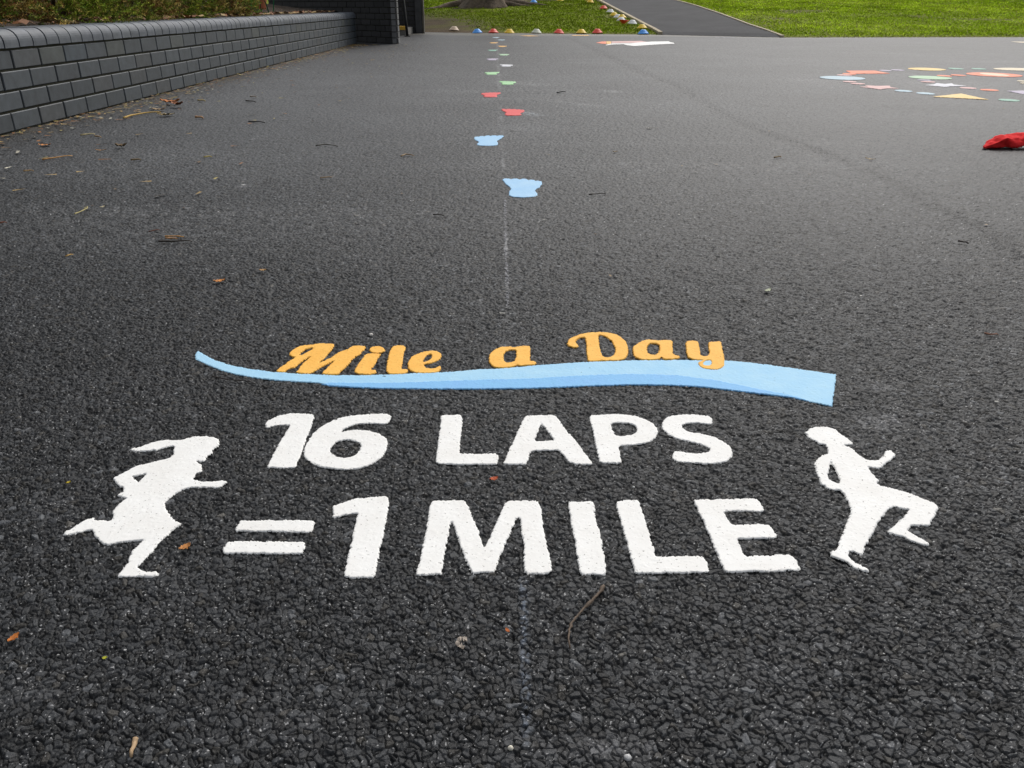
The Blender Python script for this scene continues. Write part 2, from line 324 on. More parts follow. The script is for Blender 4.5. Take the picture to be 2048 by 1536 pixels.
# ------------------------------------------------------------------ floor markings laid over the chippings
def sdist(X, Y, outer, holes):
    def inside(p):
        c = np.zeros(X.shape, bool); n = len(p)
        for i in range(n):
            x0, y0 = p[i]; x1, y1 = p[(i + 1) % n]
            if y0 == y1: continue
            c ^= ((y0 > Y) != (y1 > Y)) & (X < (x1 - x0) * (Y - y0) / (y1 - y0) + x0)
        return c
    ins = inside(outer)
    for hl in holes: ins &= ~inside(hl)
    d = segdist(X, Y, outer + outer[:1])
    for hl in holes: d = np.minimum(d, segdist(X, Y, hl + hl[:1]))
    return np.where(ins, -d, d)
def mark(name, outer, holes, material, parent=None, step=.0009, lift=.0009, rough=.0009, bevel=.0011, keep=None, drape=.16, base=-.0012):
    xs = [p[0] for p in outer]; ys = [p[1] for p in outer]; pad = step * 3
    sx = step; sy = step if not isinstance(step, tuple) else step[1]
    X, Y = np.meshgrid(np.arange(min(xs) - pad, max(xs) + pad, sx), np.arange(min(ys) - pad, max(ys) + pad, sy))
    d = sdist(X, Y, outer, holes)
    h, r, e, q = chips(X, Y)
    d = d - rough * np.clip(h / .0016 + .5, -1.6, .6) + .0004 * (vnoise(X, Y, 150, 31) - .5)
    gy, gx = np.gradient(d, sy, sx); gn = np.maximum(np.hypot(gx, gy), .5)
    out = d > 0
    mv = out & (d < 2.2 * step)
    X2 = np.where(mv, X - np.clip(d, 0, 1.2 * step) * gx / gn ** 2, X); Y2 = np.where(mv, Y - np.clip(d, 0, 1.2 * step) * gy / gn ** 2, Y)
    t = np.clip(-d / bevel, 0, 1); prof = np.sqrt(t * (2 - t))
    top = lift + drape * np.maximum(h, -.0011)
    Zc = base + (top - base) * prof
    R, Cn = X.shape; idx = np.arange(R * Cn).reshape(R, Cn)
    ins = ~out
    if keep is not None: ins = ins & keep(X, Y, h, e, q)
    qd = (ins[:-1, :-1] | ins[:-1, 1:] | ins[1:, 1:] | ins[1:, :-1])
    qd &= ((ins[:-1, :-1].astype(int) + ins[:-1, 1:] + ins[1:, 1:] + ins[1:, :-1]) >= 2)
    f = np.stack([idx[:-1, :-1], idx[:-1, 1:], idx[1:, 1:], idx[1:, :-1]], -1)[qd]
    used, inv = np.unique(f.ravel(), return_inverse=True); f = inv.reshape(-1, 4)
    V = np.stack([X2, Y2, Zc], -1).reshape(-1, 3)[used]
    c = Vector((sum(xs) / len(xs), sum(ys) / len(ys), 0)) if parent is None else parent.location
    V = V - np.array([c.x, c.y, 0])
    o = mesh_obj(name, V, f, material, None, None, True)
    if parent: o.parent = parent
    else: o.location = c
    return o
def smooth_poly(p, it=1):            # Chaikin corner rounding for curved outlines
    for _ in range(it):
        q = []
        for i in range(len(p)):
            a = p[i]; b = p[(i + 1) % len(p)]
            q += [(a[0] * .75 + b[0] * .25, a[1] * .75 + b[1] * .25), (a[0] * .25 + b[0] * .75, a[1] * .25 + b[1] * .75)]
        p = q
    return p
def round_letters(p, r=4.0):         # tiny rounding in photo pixels of straight sided letters
    q = []
    n = len(p)
    for i in range(n):
        a, b, c = p[i - 1], p[i], p[(i + 1) % n]
        for o in (a, c):
            L = math.hypot(o[0] - b[0], o[1] - b[1]); t = min(r / max(L, 1e-6), .33)
            q.append((b[0] + (o[0] - b[0]) * t, b[1] + (o[1] - b[1]) * t))
    return q
def A3(p): return Z(p, 3.413, 420, 800)
def A4(p): return Z(p, 3.2, 1000, 800)
def lettering(name, label, letters, mt, curved=(), cat='floor lettering', lift=.0008):
    cx, cy = gp(sum(p[0][0] for _, p, _ in letters) / len(letters), sum(p[0][1] for _, p, _ in letters) / len(letters))
    e = empty(name, (cx, cy, 0), label, cat)
    for nm, out, holes in letters:
        fn = (lambda p: smooth_poly(p)) if nm in curved else (lambda p: round_letters(p, 3))
        o = mark('letter' if nm[0] != '=' else 'equals_bar', G(fn(out)), [G(fn(h)) for h in holes], M[mt], e, lift=lift)
    return e
one = A3([(375, 165), (382, 150), (430, 122), (480, 104), (560, 90), (712, 97), (705, 140), (690, 190), (662, 260), (640, 320), (610, 400), (590, 450), (575, 465), (480, 465), (385, 463), (390, 445), (420, 390), (455, 320), (500, 245), (548, 172), (470, 172), (430, 180), (380, 193)])
six = A3([(1242, 118), (1228, 98), (1160, 94), (1080, 97), (1000, 102), (920, 114), (860, 132), (800, 155), (750, 185), (710, 220), (675, 260), (652, 305), (633, 350), (642, 385), (660, 410), (710, 443), (760, 460), (820, 468), (910, 478), (1010, 468), (1060, 455), (1110, 437), (1150, 410), (1185, 380), (1208, 330), (1218, 285), (1200, 255), (1160, 230), (1100, 212), (1050, 205), (1000, 203), (950, 206), (895, 218), (920, 195), (975, 170), (1050, 160), (1140, 162), (1205, 165), (1225, 150)])
six_h = A3([(870, 283), (930, 272), (985, 278), (1020, 296), (1033, 318), (1015, 348), (990, 378), (950, 392), (905, 397), (860, 385), (830, 365), (820, 348), (828, 318)])
L1 = A3([(1577, 103), (1716, 101), (1728, 122), (1718, 210), (1708, 290), (1705, 365), (1800, 368), (1955, 364), (1972, 385), (1968, 425), (1950, 442), (1850, 440), (1700, 442), (1545, 435), (1538, 420), (1560, 250)])
A1 = A4([(160, 100), (345, 95), (375, 120), (440, 210), (470, 240), (530, 320), (592, 400), (585, 412), (480, 412), (440, 395), (375, 322), (200, 325), (185, 370), (170, 412), (25, 412), (20, 400), (60, 310), (110, 200), (145, 125)])
A1h = A4([(262, 148), (300, 195), (347, 260), (222, 263), (240, 212)])
P1 = A4([(570, 98), (700, 92), (780, 90), (870, 103), (930, 122), (975, 145), (1005, 170), (1013, 205), (1000, 240), (970, 265), (925, 278), (850, 290), (760, 293), (770, 340), (785, 392), (780, 405), (640, 403), (625, 360), (600, 240), (575, 130)])
P1h = A4([(708, 150), (760, 146), (830, 150), (860, 162), (876, 185), (868, 205), (845, 222), (800, 228), (740, 228), (722, 190)])
S1 = A4([(1362, 106), (1362, 158), (1290, 150), (1230, 146), (1190, 152), (1165, 165), (1175, 187), (1225, 205), (1290, 215), (1355, 230), (1420, 260), (1460, 285), (1487, 312), (1493, 340), (1485, 368), (1460, 388), (1420, 403), (1330, 410), (1200, 402), (1130, 396), (1100, 380), (1100, 350), (1107, 325), (1180, 335), (1250, 342), (1310, 340), (1342, 325), (1335, 305), (1290, 285), (1200, 265), (1120, 245), (1065, 215), (1038, 185), (1030, 155), (1045, 125), (1080, 105), (1130, 95), (1200, 92), (1290, 97)])
lettering('painted_lettering', 'white block lettering reading 16 LAPS, upper of the two white lines', [('1', one, []), ('6', six, [six_h]), ('L', L1, []), ('A', A1, [A1h]), ('P', P1, [P1h]), ('S', S1, [])], 'white', ('6', 'S'))
eq1 = A3([(205, 822), (400, 818), (705, 822), (720, 838), (705, 875), (688, 905), (600, 903), (430, 898), (250, 896), (170, 898), (178, 870)])
eq2 = A3([(118, 965), (350, 963), (640, 968), (652, 985), (642, 1030), (630, 1052), (500, 1050), (330, 1050), (180, 1045), (75, 1052), (90, 1010)])
one2 = A3([(828, 730), (890, 705), (960, 680), (1020, 668), (1120, 660), (1210, 657), (1226, 678), (1218, 760), (1195, 870), (1180, 950), (1150, 1080), (1128, 1195), (1120, 1212), (990, 1215), (915, 1210), (908, 1195), (930, 1100), (955, 1000), (980, 880), (1005, 770), (920, 788), (880, 798), (835, 808)])
M2 = [(864, 1001), (930, 1000.5), (937, 1011), (944.5, 1031.5), (959, 1063.7), (968.5, 1096), (984, 1060), (1001, 1025), (1011, 1004), (1018, 1001), (1075, 1001), (1082.5, 1010), (1087, 1050), (1095, 1090), (1105, 1139), (1101, 1148), (1072, 1147.5), (1052, 1149.5), (1048, 1138), (1046, 1090), (1040, 1045), (1037, 1032), (1028, 1050), (1008, 1095), (990, 1144), (965, 1146), (941, 1146), (932, 1125), (918, 1085), (903, 1041), (899, 1062), (891, 1105), (884, 1149), (860, 1150), (835, 1151.5), (832, 1146), (843, 1100), (856, 1030), (860, 1007)]
I2 = A4([(435, 650), (590, 645), (605, 665), (610, 730), (625, 790), (645, 850), (655, 930), (670, 1000), (683, 1105), (675, 1122), (600, 1118), (510, 1120), (502, 1095), (490, 1000), (475, 900), (455, 800), (437, 690)])
L2 = A4([(735, 645), (890, 640), (897, 660), (930, 770), (965, 870), (1000, 1000), (1150, 998), (1300, 997), (1322, 1020), (1340, 1090), (1335, 1105), (1100, 1108), (860, 1112), (848, 1060), (800, 880), (750, 710)])
E2 = A4([(1238, 638), (1400, 635), (1640, 628), (1668, 652), (1693, 700), (1680, 715), (1550, 712), (1435, 713), (1445, 750), (1485, 798), (1600, 795), (1725, 793), (1750, 825), (1773, 870), (1765, 885), (1640, 887), (1522, 890), (1545, 950), (1572, 998), (1700, 993), (1850, 987), (1890, 1010), (1925, 1080), (1918, 1092), (1700, 1098), (1450, 1102), (1425, 1080), (1350, 900), (1290, 760), (1245, 670)])
lettering('painted_lettering', 'white block lettering reading = 1 MILE, lower of the two white lines', [('=a', eq1, []), ('=b', eq2, []), ('1', one2, []), ('M', M2, []), ('I', I2, []), ('L', L2, []), ('E', E2, [])], 'white')

girl = Z([(800, 270), (840, 258), (905, 245), (960, 222), (1060, 190), (1150, 178), (1255, 180), (1330, 165), (1400, 148), (1510, 145), (1580, 158), (1620, 180), (1625, 205), (1615, 238), (1590, 250), (1560, 270), (1562, 295), (1535, 318), (1508, 330), (1507, 350), (1480, 375), (1440, 378), (1410, 368), (1430, 385), (1462, 405), (1458, 428), (1472, 455), (1450, 475), (1420, 480), (1402, 497), (1390, 545), (1480, 552), (1570, 552), (1650, 542), (1690, 548), (1697, 562), (1650, 595), (1600, 615), (1500, 612), (1400, 608), (1310, 620), (1240, 655), (1180, 700), (1120, 747), (1150, 800), (1170, 850), (1210, 900), (1270, 925), (1283, 945), (1260, 962), (1225, 975), (1150, 1050), (1110, 1080), (1060, 1130), (1020, 1190), (960, 1245), (915, 1290), (888, 1325), (910, 1350), (950, 1368), (1060, 1370), (1088, 1385), (1075, 1402), (1020, 1420), (950, 1418), (850, 1420), (700, 1420), (687, 1405), (720, 1370), (780, 1300), (820, 1195), (870, 1145), (932, 1083), (800, 1100), (680, 1112), (615, 1132), (560, 1120), (520, 1085), (480, 1040), (475, 995), (420, 1000), (330, 1025), (240, 1045), (192, 1038), (230, 1010), (290, 975), (350, 935), (430, 890), (495, 883), (520, 907), (570, 902), (625, 912), (657, 895), (652, 830), (670, 800), (720, 745), (787, 703), (740, 703), (690, 685), (720, 665), (757, 645), (750, 620), (700, 590), (665, 545), (665, 525), (700, 500), (800, 455), (860, 415), (960, 395), (1100, 360), (1180, 335), (1205, 305), (1195, 275), (1208, 236), (1150, 245), (1080, 265), (1050, 282), (1030, 272), (970, 282), (850, 285)], 4.5175, 80, 840)
girl_h = Z([(835, 512), (900, 500), (957, 485), (930, 515), (888, 560)], 4.5175, 80, 840)
tag(mark('painted_silhouette', G(round_letters(girl, 2)), [G(girl_h)], M['white']), 'white painted silhouette of a running girl with a flying ponytail, left of the lettering', 'floor marking')
boy = Z([(207, 190), (250, 160), (310, 145), (400, 142), (460, 155), (500, 190), (520, 212), (560, 225), (585, 245), (610, 265), (627, 290), (600, 297), (553, 300), (590, 315), (640, 350), (690, 395), (740, 425), (810, 430), (860, 410), (885, 385), (885, 355), (920, 345), (960, 350), (992, 385), (970, 415), (920, 450), (855, 500), (800, 495), (752, 488), (780, 540), (820, 575), (850, 605), (820, 622), (860, 645), (960, 672), (1050, 695), (1180, 735), (1270, 775), (1335, 805), (1357, 835), (1335, 880), (1300, 945), (1280, 990), (1200, 985), (1140, 985), (1110, 1005), (1088, 1028), (1150, 1070), (1230, 1110), (1278, 1145), (1265, 1157), (1200, 1145), (1120, 1120), (1050, 1080), (960, 1060), (915, 1050), (925, 1020), (985, 975), (1050, 905), (1100, 853), (1060, 845), (1020, 838), (980, 825), (930, 850), (880, 910), (820, 1000), (770, 1100), (725, 1175), (718, 1220), (700, 1242), (670, 1235), (630, 1210), (595, 1206), (581, 1235), (600, 1265), (660, 1310), (740, 1345), (770, 1370), (760, 1387), (700, 1375), (620, 1345), (560, 1300), (510, 1280), (430, 1250), (412, 1225), (430, 1205), (475, 1195), (500, 1120), (550, 1010), (590, 900), (600, 850), (580, 790), (550, 735), (510, 685), (450, 682), (390, 670), (385, 650), (340, 630), (325, 570), (305, 520), (290, 460), (305, 420), (350, 390), (405, 375), (403, 320), (385, 293), (340, 295), (300, 265), (240, 235)], 4.2667, 1560, 820)
boy_h = Z([(437, 448), (460, 500), (490, 560), (510, 610), (495, 628), (450, 610), (415, 590), (413, 550), (430, 490)], 4.2667, 1560, 820)
tag(mark('painted_silhouette', G(round_letters(boy, 2)), [G(boy_h)], M['white']), 'white painted silhouette of a running boy with one knee raised, right of the lettering', 'floor marking')

B1 = lambda p: Z(p, 5.689, 540, 670)
B2 = lambda p: Z(p, 6.827, 960, 650)
B3 = lambda p: Z(p, 8.533, 1240, 650)
sw_top = [(402.5, 705), (422.5, 716.7), (454, 727.9), (496, 737.1), (546.4, 743.6), (601, 747.6), (664, 750), (720, 750.2), (777, 748.8), (821, 746.7), (891.6, 744.2), (960, 738.3), (1004, 736.4), (1077, 730.3), (1165, 724), (1260, 720.6), (1357, 719.9), (1451, 721), (1491.7, 724.2), (1535.7, 729.2), (1601.6, 738.5), (1671.9, 748.4)]
sw_end = [(1673, 752), (1668.6, 788), (1664.5, 812.8)]
sw_bot = [(1623.5, 804.4), (1579.6, 794.5), (1524.7, 787.9), (1469.7, 781.3), (1403.8, 773.6), (1337.9, 770.3), (1272, 769.2), (1186.7, 771.6), (1110, 775), (1050, 776.7), (951, 777.9), (880, 778), (814.3, 777.4), (760, 776.5), (711.8, 775), (660.5, 771.6), (636.6, 765.8), (591, 763.5), (540.9, 759.6), (505, 755), (472.5, 749.4), (445, 742), (421.3, 732.3), (397, 722)]
sw_tip = [(391, 719), (389.3, 711.5), (391.5, 705), (396.5, 701.5)]
sw = empty('painted_swoosh', (*gp(1030, 750), 0), 'long wavy pale blue painted ribbon with a deeper blue lower edge under the orange lettering', 'floor marking')
mark('ribbon_band', G(sw_top + sw_end + sw_bot + sw_tip), [], M['blue_light'], sw, step=.001, lift=.0006)
dk_top = [(640, 768.5), (664, 765.2), (740, 766), (814, 764.9), (880, 762.5), (951, 760), (1050, 757.5), (1120, 753.5), (1186.7, 750), (1255, 748.0), (1310, 748.7), (1357.6, 751), (1426, 759.6), (1494, 773.3), (1550, 784.5), (1600, 794.8), (1640, 806.5)]
dk_bot = [(1623.5, 804.0), (1579.6, 794.9)] + [(x, y + .4) for x, y in sw_bot[2:16]]
mark('edge_band', G(dk_top[:-1] + dk_bot), [], M['blue_dark'], sw, step=.001, lift=.0009, bevel=.0009)

Ml = B1([(50, 418), (85, 395), (120, 370), (180, 325), (240, 285), (290, 258), (255, 252), (228, 240), (215, 222), (235, 190), (290, 150), (330, 132), (380, 120), (480, 115), (530, 102), (600, 97), (725, 103), (737, 120), (720, 150), (700, 180), (650, 230), (600, 290), (540, 328), (610, 300), (700, 255), (755, 215), (800, 190), (870, 170), (905, 145), (935, 125), (1010, 122), (1095, 127), (1085, 170), (1048, 188), (1040, 215), (980, 245), (950, 270), (930, 290), (900, 330), (840, 390), (800, 420), (780, 453), (690, 455), (585, 447), (600, 420), (680, 345), (738, 288), (640, 340), (560, 380), (520, 410), (480, 430), (440, 447), (370, 443), (290, 435), (310, 410), (350, 350), (420, 285), (467, 238), (400, 280), (340, 320), (310, 345), (290, 370), (230, 380), (190, 400), (170, 425), (110, 425)])
Mh = B1([(332, 222), (370, 190), (425, 155), (480, 148), (500, 155), (465, 175), (400, 212), (345, 236)])
il = B1([(1100, 212), (1180, 212), (1262, 215), (1258, 235), (1225, 270), (1215, 310), (1185, 350), (1178, 368), (1145, 385), (1165, 400), (1200, 397), (1217, 410), (1205, 440), (1120, 455), (1010, 445), (970, 435), (957, 412), (965, 385), (1000, 340), (1025, 300), (1050, 265)])
idot = B1([(1218 + 90 * math.cos(a), 170 + 41 * math.sin(a)) for a in np.linspace(0, 2 * math.pi, 22)[:-1]])
ll = B1([(1380, 137), (1440, 122), (1540, 122), (1545, 150), (1528, 190), (1520, 230), (1512, 280), (1510, 330), (1490, 380), (1520, 395), (1565, 393), (1577, 412), (1560, 438), (1500, 448), (1440, 452), (1335, 445), (1315, 400), (1325, 330), (1350, 220)])
el = B1([(1950, 358), (1945, 400), (1900, 430), (1850, 436), (1750, 440), (1690, 434), (1640, 425), (1600, 410), (1570, 385), (1562, 340), (1580, 290), (1605, 255), (1640, 230), (1720, 200), (1800, 183), (1890, 182), (1940, 205), (1957, 245), (1930, 285), (1850, 318), (1790, 330), (1745, 342), (1765, 370), (1800, 382), (1850, 384), (1890, 375), (1920, 355)])
elh = B1([(1785, 230), (1840, 218), (1838, 255), (1805, 288), (1740, 312), (1755, 265)])
lettering('painted_lettering', 'orange script lettering reading Mile, leaning forward on the blue ribbon', [('M', Ml, [Mh]), ('i.', idot, []), ('i', il, []), ('l', ll, []), ('e', el, [elh])], 'orange', ('i.', 'e'), lift=.0012)
al = B2([(112, 455), (125, 410), (155, 370), (200, 340), (250, 315), (300, 300), (400, 298), (480, 308), (520, 293), (660, 287), (690, 300), (690, 400), (688, 470), (690, 497), (740, 497), (770, 512), (765, 545), (640, 555), (530, 562), (512, 540), (490, 565), (440, 575), (330, 588), (230, 590), (160, 565), (125, 520)])
alh = B2([(420, 342), (470, 340), (490, 350), (492, 400), (487, 460), (455, 505), (390, 518), (345, 512), (322, 470), (323, 410), (345, 370), (380, 350)])
lettering('painted_lettering', 'single orange script letter a between the two longer orange words', [('a', al, [alh])], 'orange', lift=.0012)
Dl = B2([(1180, 240), (1210, 200), (1280, 165), (1340, 140), (1400, 120), (1470, 108), (1550, 102), (1640, 101), (1720, 105), (1850, 130), (1910, 158), (1960, 195), (2000, 235), (2022, 285), (2032, 350), (2020, 415), (1990, 455), (1950, 480), (1890, 490), (1780, 492), (1680, 492), (1540, 500), (1465, 502), (1458, 400), (1445, 300), (1438, 172), (1380, 175), (1335, 190), (1310, 215), (1312, 245), (1345, 285), (1345, 305), (1300, 313), (1240, 305), (1195, 280)])
Dh = B2([(1615, 140), (1660, 145), (1710, 162), (1770, 200), (1805, 240), (1830, 285), (1845, 340), (1838, 385), (1810, 425), (1765, 445), (1720, 450), (1675, 438), (1655, 380), (1640, 320), (1630, 260), (1620, 190)])
a2 = B3([(208, 430), (218, 385), (250, 345), (340, 290), (400, 268), (470, 255), (580, 258), (660, 275), (760, 262), (880, 258), (900, 280), (905, 400), (908, 490), (925, 517), (1000, 522), (1027, 548), (1010, 575), (880, 590), (740, 597), (720, 562), (695, 558), (675, 575), (640, 592), (520, 600), (400, 598), (300, 580), (245, 545), (215, 490)])
a2h = B3([(500, 325), (560, 312), (640, 325), (665, 350), (668, 400), (660, 460), (635, 500), (570, 525), (510, 505), (470, 455), (460, 410), (475, 360)])
yl = B3([(1115, 285), (1200, 270), (1310, 280), (1345, 310), (1355, 400), (1370, 480), (1382, 520), (1430, 540), (1490, 535), (1515, 500), (1512, 400), (1490, 298), (1580, 290), (1720, 285), (1735, 320), (1755, 420), (1780, 540), (1790, 640), (1785, 700), (1740, 745), (1690, 762), (1640, 772), (1520, 770), (1400, 742), (1345, 700), (1325, 660), (1345, 630), (1420, 602), (1280, 600), (1180, 575), (1145, 545), (1130, 500), (1120, 400)])
yh = B3([(1410, 660), (1460, 622), (1510, 608), (1550, 612), (1555, 645), (1543, 690), (1500, 702), (1430, 692)])
lettering('painted_lettering', 'orange script lettering reading Day, its y looping down over the blue ribbon', [('D', Dl, [Dh]), ('a', a2, [a2h]), ('y', yl, [yh])], 'orange', lift=.0014)

# footprints -------------------------------------------------------
FOOT_PX = Z([(435, 725), (450, 716), (490, 717), (508, 722), (525, 716), (560, 717), (578, 724), (600, 716), (635, 722), (648, 730), (665, 724), (695, 728), (705, 736), (720, 733), (752, 740), (757, 760), (740, 785), (712, 800), (700, 815), (720, 838), (722, 852), (690, 864), (600, 869), (520, 864), (490, 852), (488, 825), (505, 800), (495, 785), (460, 760)], 4.04, 900, 180)
FW = G(FOOT_PX); fcx = sum(p[0] for p in FW) / len(FW); fcy = gp(1048, 376)[1]
FOOT = [(x - fcx, y - fcy) for x, y in FW]
FP = [('sky_blue', 'R', 1047, 376, 'pale blue bare footprint marking, nearest of the line of footprints'), ('sky_blue', 'L', 975, 281.5, 'pale blue bare footprint marking with heel left of the chalk line, second nearest'),
      ('red', 'R', 1027, 225, 'red footprint marking just right of the chalk line'), ('red', 'L', 980.5, 190, 'red footprint marking just left of the chalk line'),
      ('green', 'R', 1016, 166.2, 'light green footprint marking right of the chalk line, nearer of its colour on that side'), ('green', 'L', 983, 147, 'light green footprint marking left of the chalk line, nearer of its colour on that side'),
      ('pale', 'R', 1013, 131.3, 'whitish footprint marking right of the chalk line'), ('lilac', 'L', 984, 119, 'faded lilac footprint marking left of the chalk line'),
      ('mint', 'R', 1008, 109.6, 'faded green footprint marking right of the chalk line, behind the whitish one'), ('teal', 'L', 985, 100.8, 'dull green footprint marking left of the chalk line, before the amber ones'),
      ('amber', 'R', 1005, 92.8, 'amber footprint marking right of the chalk line'), ('amber', 'L', 987, 85.8, 'amber footprint marking left of the chalk line'),
      ('ice', 'R', 1003, 80, 'icy blue footprint marking right of the chalk line, near the grass'), ('ice', 'L', 991.5, 75.2, 'icy blue footprint marking left of the chalk line, last before the grass')]
for mt, side, px, py, lb in FP:
    cx, cy = gp(px, py); s = -1 if side == 'L' else 1
    pts = [(cx + s * x, cy + y) for x, y in FOOT]
    o = mark('painted_footprint', pts, [], M[mt], step=.0016 if cy < 3.5 else .0035, lift=.0012 if cy < 4 else .002, base=-.001)
    tag(o, lb, 'footprint marking', 'footprint markings along the chalk line')
# chalk ------------------------------------------------------------
def strip(pts, w):
    P = G(pts); L = []; Rr = []
    for i, (x, y) in enumerate(P):
        x0, y0 = P[max(i - 1, 0)]; x1, y1 = P[min(i + 1, len(P) - 1)]; n = math.hypot(x1 - x0, y1 - y0)
        nx, ny = (y1 - y0) / n, -(x1 - x0) / n; L.append((x + nx * w / 2, y + ny * w / 2)); Rr.append((x - nx * w / 2, y - ny * w / 2))
    return L + Rr[::-1]
def speck_keep(th):
    return lambda X, Y, h, e, q: (h > -.0012) & (vnoise(X, Y, 650, 41) * .6 + vnoise(X, Y, 16, 42) * .5 > th)
chalk = mark('chalk_line', strip([(1016, 640), (1014, 550), (1012, 500), (1010, 400)], .007), [], M['chalk_mid'], None, step=.0009, lift=.0004, keep=speck_keep(.60), drape=.97, bevel=.0004, base=.0)
tag(chalk, 'thin broken chalk line up the middle of the yard, behind the orange lettering', 'chalk line')
SM = [
      ([(1048, 72), (1070, 71.6)], .35, .2, 'small faded orange mark by the grass, behind the chalk line'),
      ([(1144, 71), (1178, 71)], .3, .2, 'faded yellow orange mark before the yellow cone'),
      ([(1430, 74.6), (1470, 74.8)], .25, .3, 'thin white mark at the mouth of the path'),
      ([(2030, 84.3), (2075, 84.6)], .35, .05, 'cream painted mark at the far right beyond the shapes'),
      ]
for seg, wd, a, lb in SM:
    far = gp(*seg[0])[1] > 2.6
    o = mark('chalk_smear' if 'chalk' in lb else 'painted_mark', strip(seg, wd), [], M['amber' if 'orange' in lb else 'cream' if 'cream' in lb else 'chalk_faint' if 'faint' in lb else 'chalk_mid'], step=.0025 if not far else .008, lift=.0016, base=.0012, bevel=.002, drape=0,
             keep=(lambda a: lambda X, Y, h, e, q: vnoise(X, Y, 90, 45) * .7 + vnoise(X, Y * .6, 7, 46) * .5 > a + .1)(a))
    tag(o, lb, 'chalk mark' if 'chalk' in lb else 'floor mark')
# rocket shaped marking by the grass ---------------------------------
C5 = lambda p: Z(p, 6.827, 1100, 0)
rk = empty('painted_rocket', (*gp(1262, 86), 0), 'long painted arrow shape with red and orange tip near the far grass', 'floor marking')
for nm, mt, pts, hh in [('tip', 'scarlet', [(628, 583), (700, 569), (762, 566), (770, 601), (700, 596)], .0022), ('tip_band', 'amber', [(766, 566), (835, 566), (835, 602), (774, 602)], .0022),
                        ('streak', 'pink', [(838, 566), (1250, 560), (1340, 575), (1200, 584), (838, 588)], .0022), ('streak', 'pale', [(1200, 582), (1380, 570), (1620, 566), (1640, 575), (1690, 586), (1700, 598), (1500, 606), (1150, 630), (1050, 618), (1000, 604), (840, 610), (760, 622), (765, 612), (850, 594), (1100, 592)], .003)]:
    mark(nm, G(C5(pts)), [], M['white'] if mt == 'pale' else M[mt], rk, step=.008, lift=hh, base=.0005, bevel=.006, drape=0, rough=.001)
# ring of shapes on the right ----------------------------------------
C6 = lambda p: Z(p, 4.785, 1620, 110)
def ell(x0, x1, y0, y1):
    (ax, ay) = C6([(x0, (y0 + y1) / 2)])[0]; (bx, by) = C6([(x1, (y0 + y1) / 2)])[0]
    t = gp((ax + bx) / 2, C6([(0, y0)])[0][1]); b = gp((ax + bx) / 2, C6([(0, y1)])[0][1]); l = gp(ax, ay); r = gp(bx, by)
    cx = (l[0] + r[0]) / 2; cy = (t[1] + b[1]) / 2; rx = (r[0] - l[0]) / 2; ry = (t[1] - b[1]) / 2
    return [(cx + rx * math.cos(a), cy + ry * math.sin(a)) for a in np.linspace(0, 2 * math.pi, 29)[:-1]]
SH = [('ice', ell(105, 515, 202, 240), 'large pale blue disc marking at the left end of the shapes'), ('scarlet', G(C6([(340, 151), (625, 151), (768, 178), (400, 181)])), 'orange red four-sided shape marking behind the pale blue disc'),
      ('pink', ell(262, 400, 187, 200), 'small pink disc marking touching the back of the pale blue disc'), ('scarlet', ell(318, 435, 175, 189), 'small orange red disc marking before the orange red shape'),
      ('lilac', ell(668, 775, 144, 156), 'small lilac disc marking beside the orange red shape'), ('lilac', ell(782, 900, 139, 151), 'small lilac disc marking left of the big yellow disc'),
      ('yellow', ell(955, 1282, 123, 150), 'large yellow disc marking at the back of the shapes'), ('teal', ell(1335, 1460, 125, 139), 'small teal disc marking just right of the yellow disc'),
      ('teal', ell(1555, 1675, 127, 140), 'small teal disc marking left of the cream half round shape'), ('cream', ell(1780, 2200, 124, 152), 'cream and orange rounded shape marking at the back right'),
      ('mint', ell(965, 1335, 200, 235), 'large light green disc marking inside the ring'), ('scarlet', ell(1225, 1347, 193, 208), 'small orange disc marking above the light green disc'),
      ('scarlet', ell(1358, 1480, 187, 202), 'small orange disc marking left of the red and white disc'), ('lilac', ell(1030, 1165, 236, 247), 'small lilac disc marking under the light green disc'),
      ('pink', ell(1065, 1197, 251, 264), 'small pink disc marking behind the white star'), ('pale', G(C6([(1095, 290), (1180, 282), (1210, 270), (1290, 279), (1360, 272), (1380, 285), (1500, 296), (1350, 300), (1290, 308), (1230, 300)])), 'white star marking in the middle of the ring'),
      ('pink', ell(1440, 1588, 309, 325), 'small pale orange disc marking right of the white star'), ('scarlet', ell(1640, 1797, 327, 345), 'small orange disc marking before the lilac triangle'),
      ('lilac', G(C6([(1880, 345), (2300, 338), (2120, 392)])), 'large lilac triangle marking at the right edge'), ('pink', ell(318, 442, 250, 263), 'small pinkish lilac disc marking in front of the pale blue disc'),
      ('pink', ell(392, 523, 269, 282), 'small pink disc marking behind the pink star'), ('pink', G(C6([(470, 305), (560, 303), (520, 290), (640, 298), (765, 295), (775, 310), (860, 322), (745, 320), (670, 331), (600, 320)])), 'pink star marking at the front left of the ring'),
      ('ice', ell(820, 972, 335, 355), 'small blue disc marking beside the pink star'), ('ice', ell(1030, 1185, 358, 380), 'small blue disc marking left of the yellow triangle'),
      ('yellow', G(C6([(1165, 401), (1445, 370), (1715, 429)])), 'large yellow triangle marking at the front of the ring'), ('teal', ell(1818, 1997, 422, 445), 'small teal disc marking right of the yellow triangle'),
      ('cream', ell(1990, 2110, 245, 258), 'small cream disc marking at the right edge, farther of two'), ('cream', ell(2020, 2150, 265, 279), 'small cream disc marking at the right edge, nearer of two')]
for mt, pts, lb in SH:
    o = mark('painted_star' if 'star' in lb else 'painted_triangle' if 'triangle' in lb else 'painted_shape' if 'shape' in lb else 'painted_disc', pts, [], M[mt], step=.006, lift=.0022, base=.0005, bevel=.005, drape=0, rough=.002)
    tag(o, lb, 'floor marking', 'ring of coloured shapes painted on the playground')
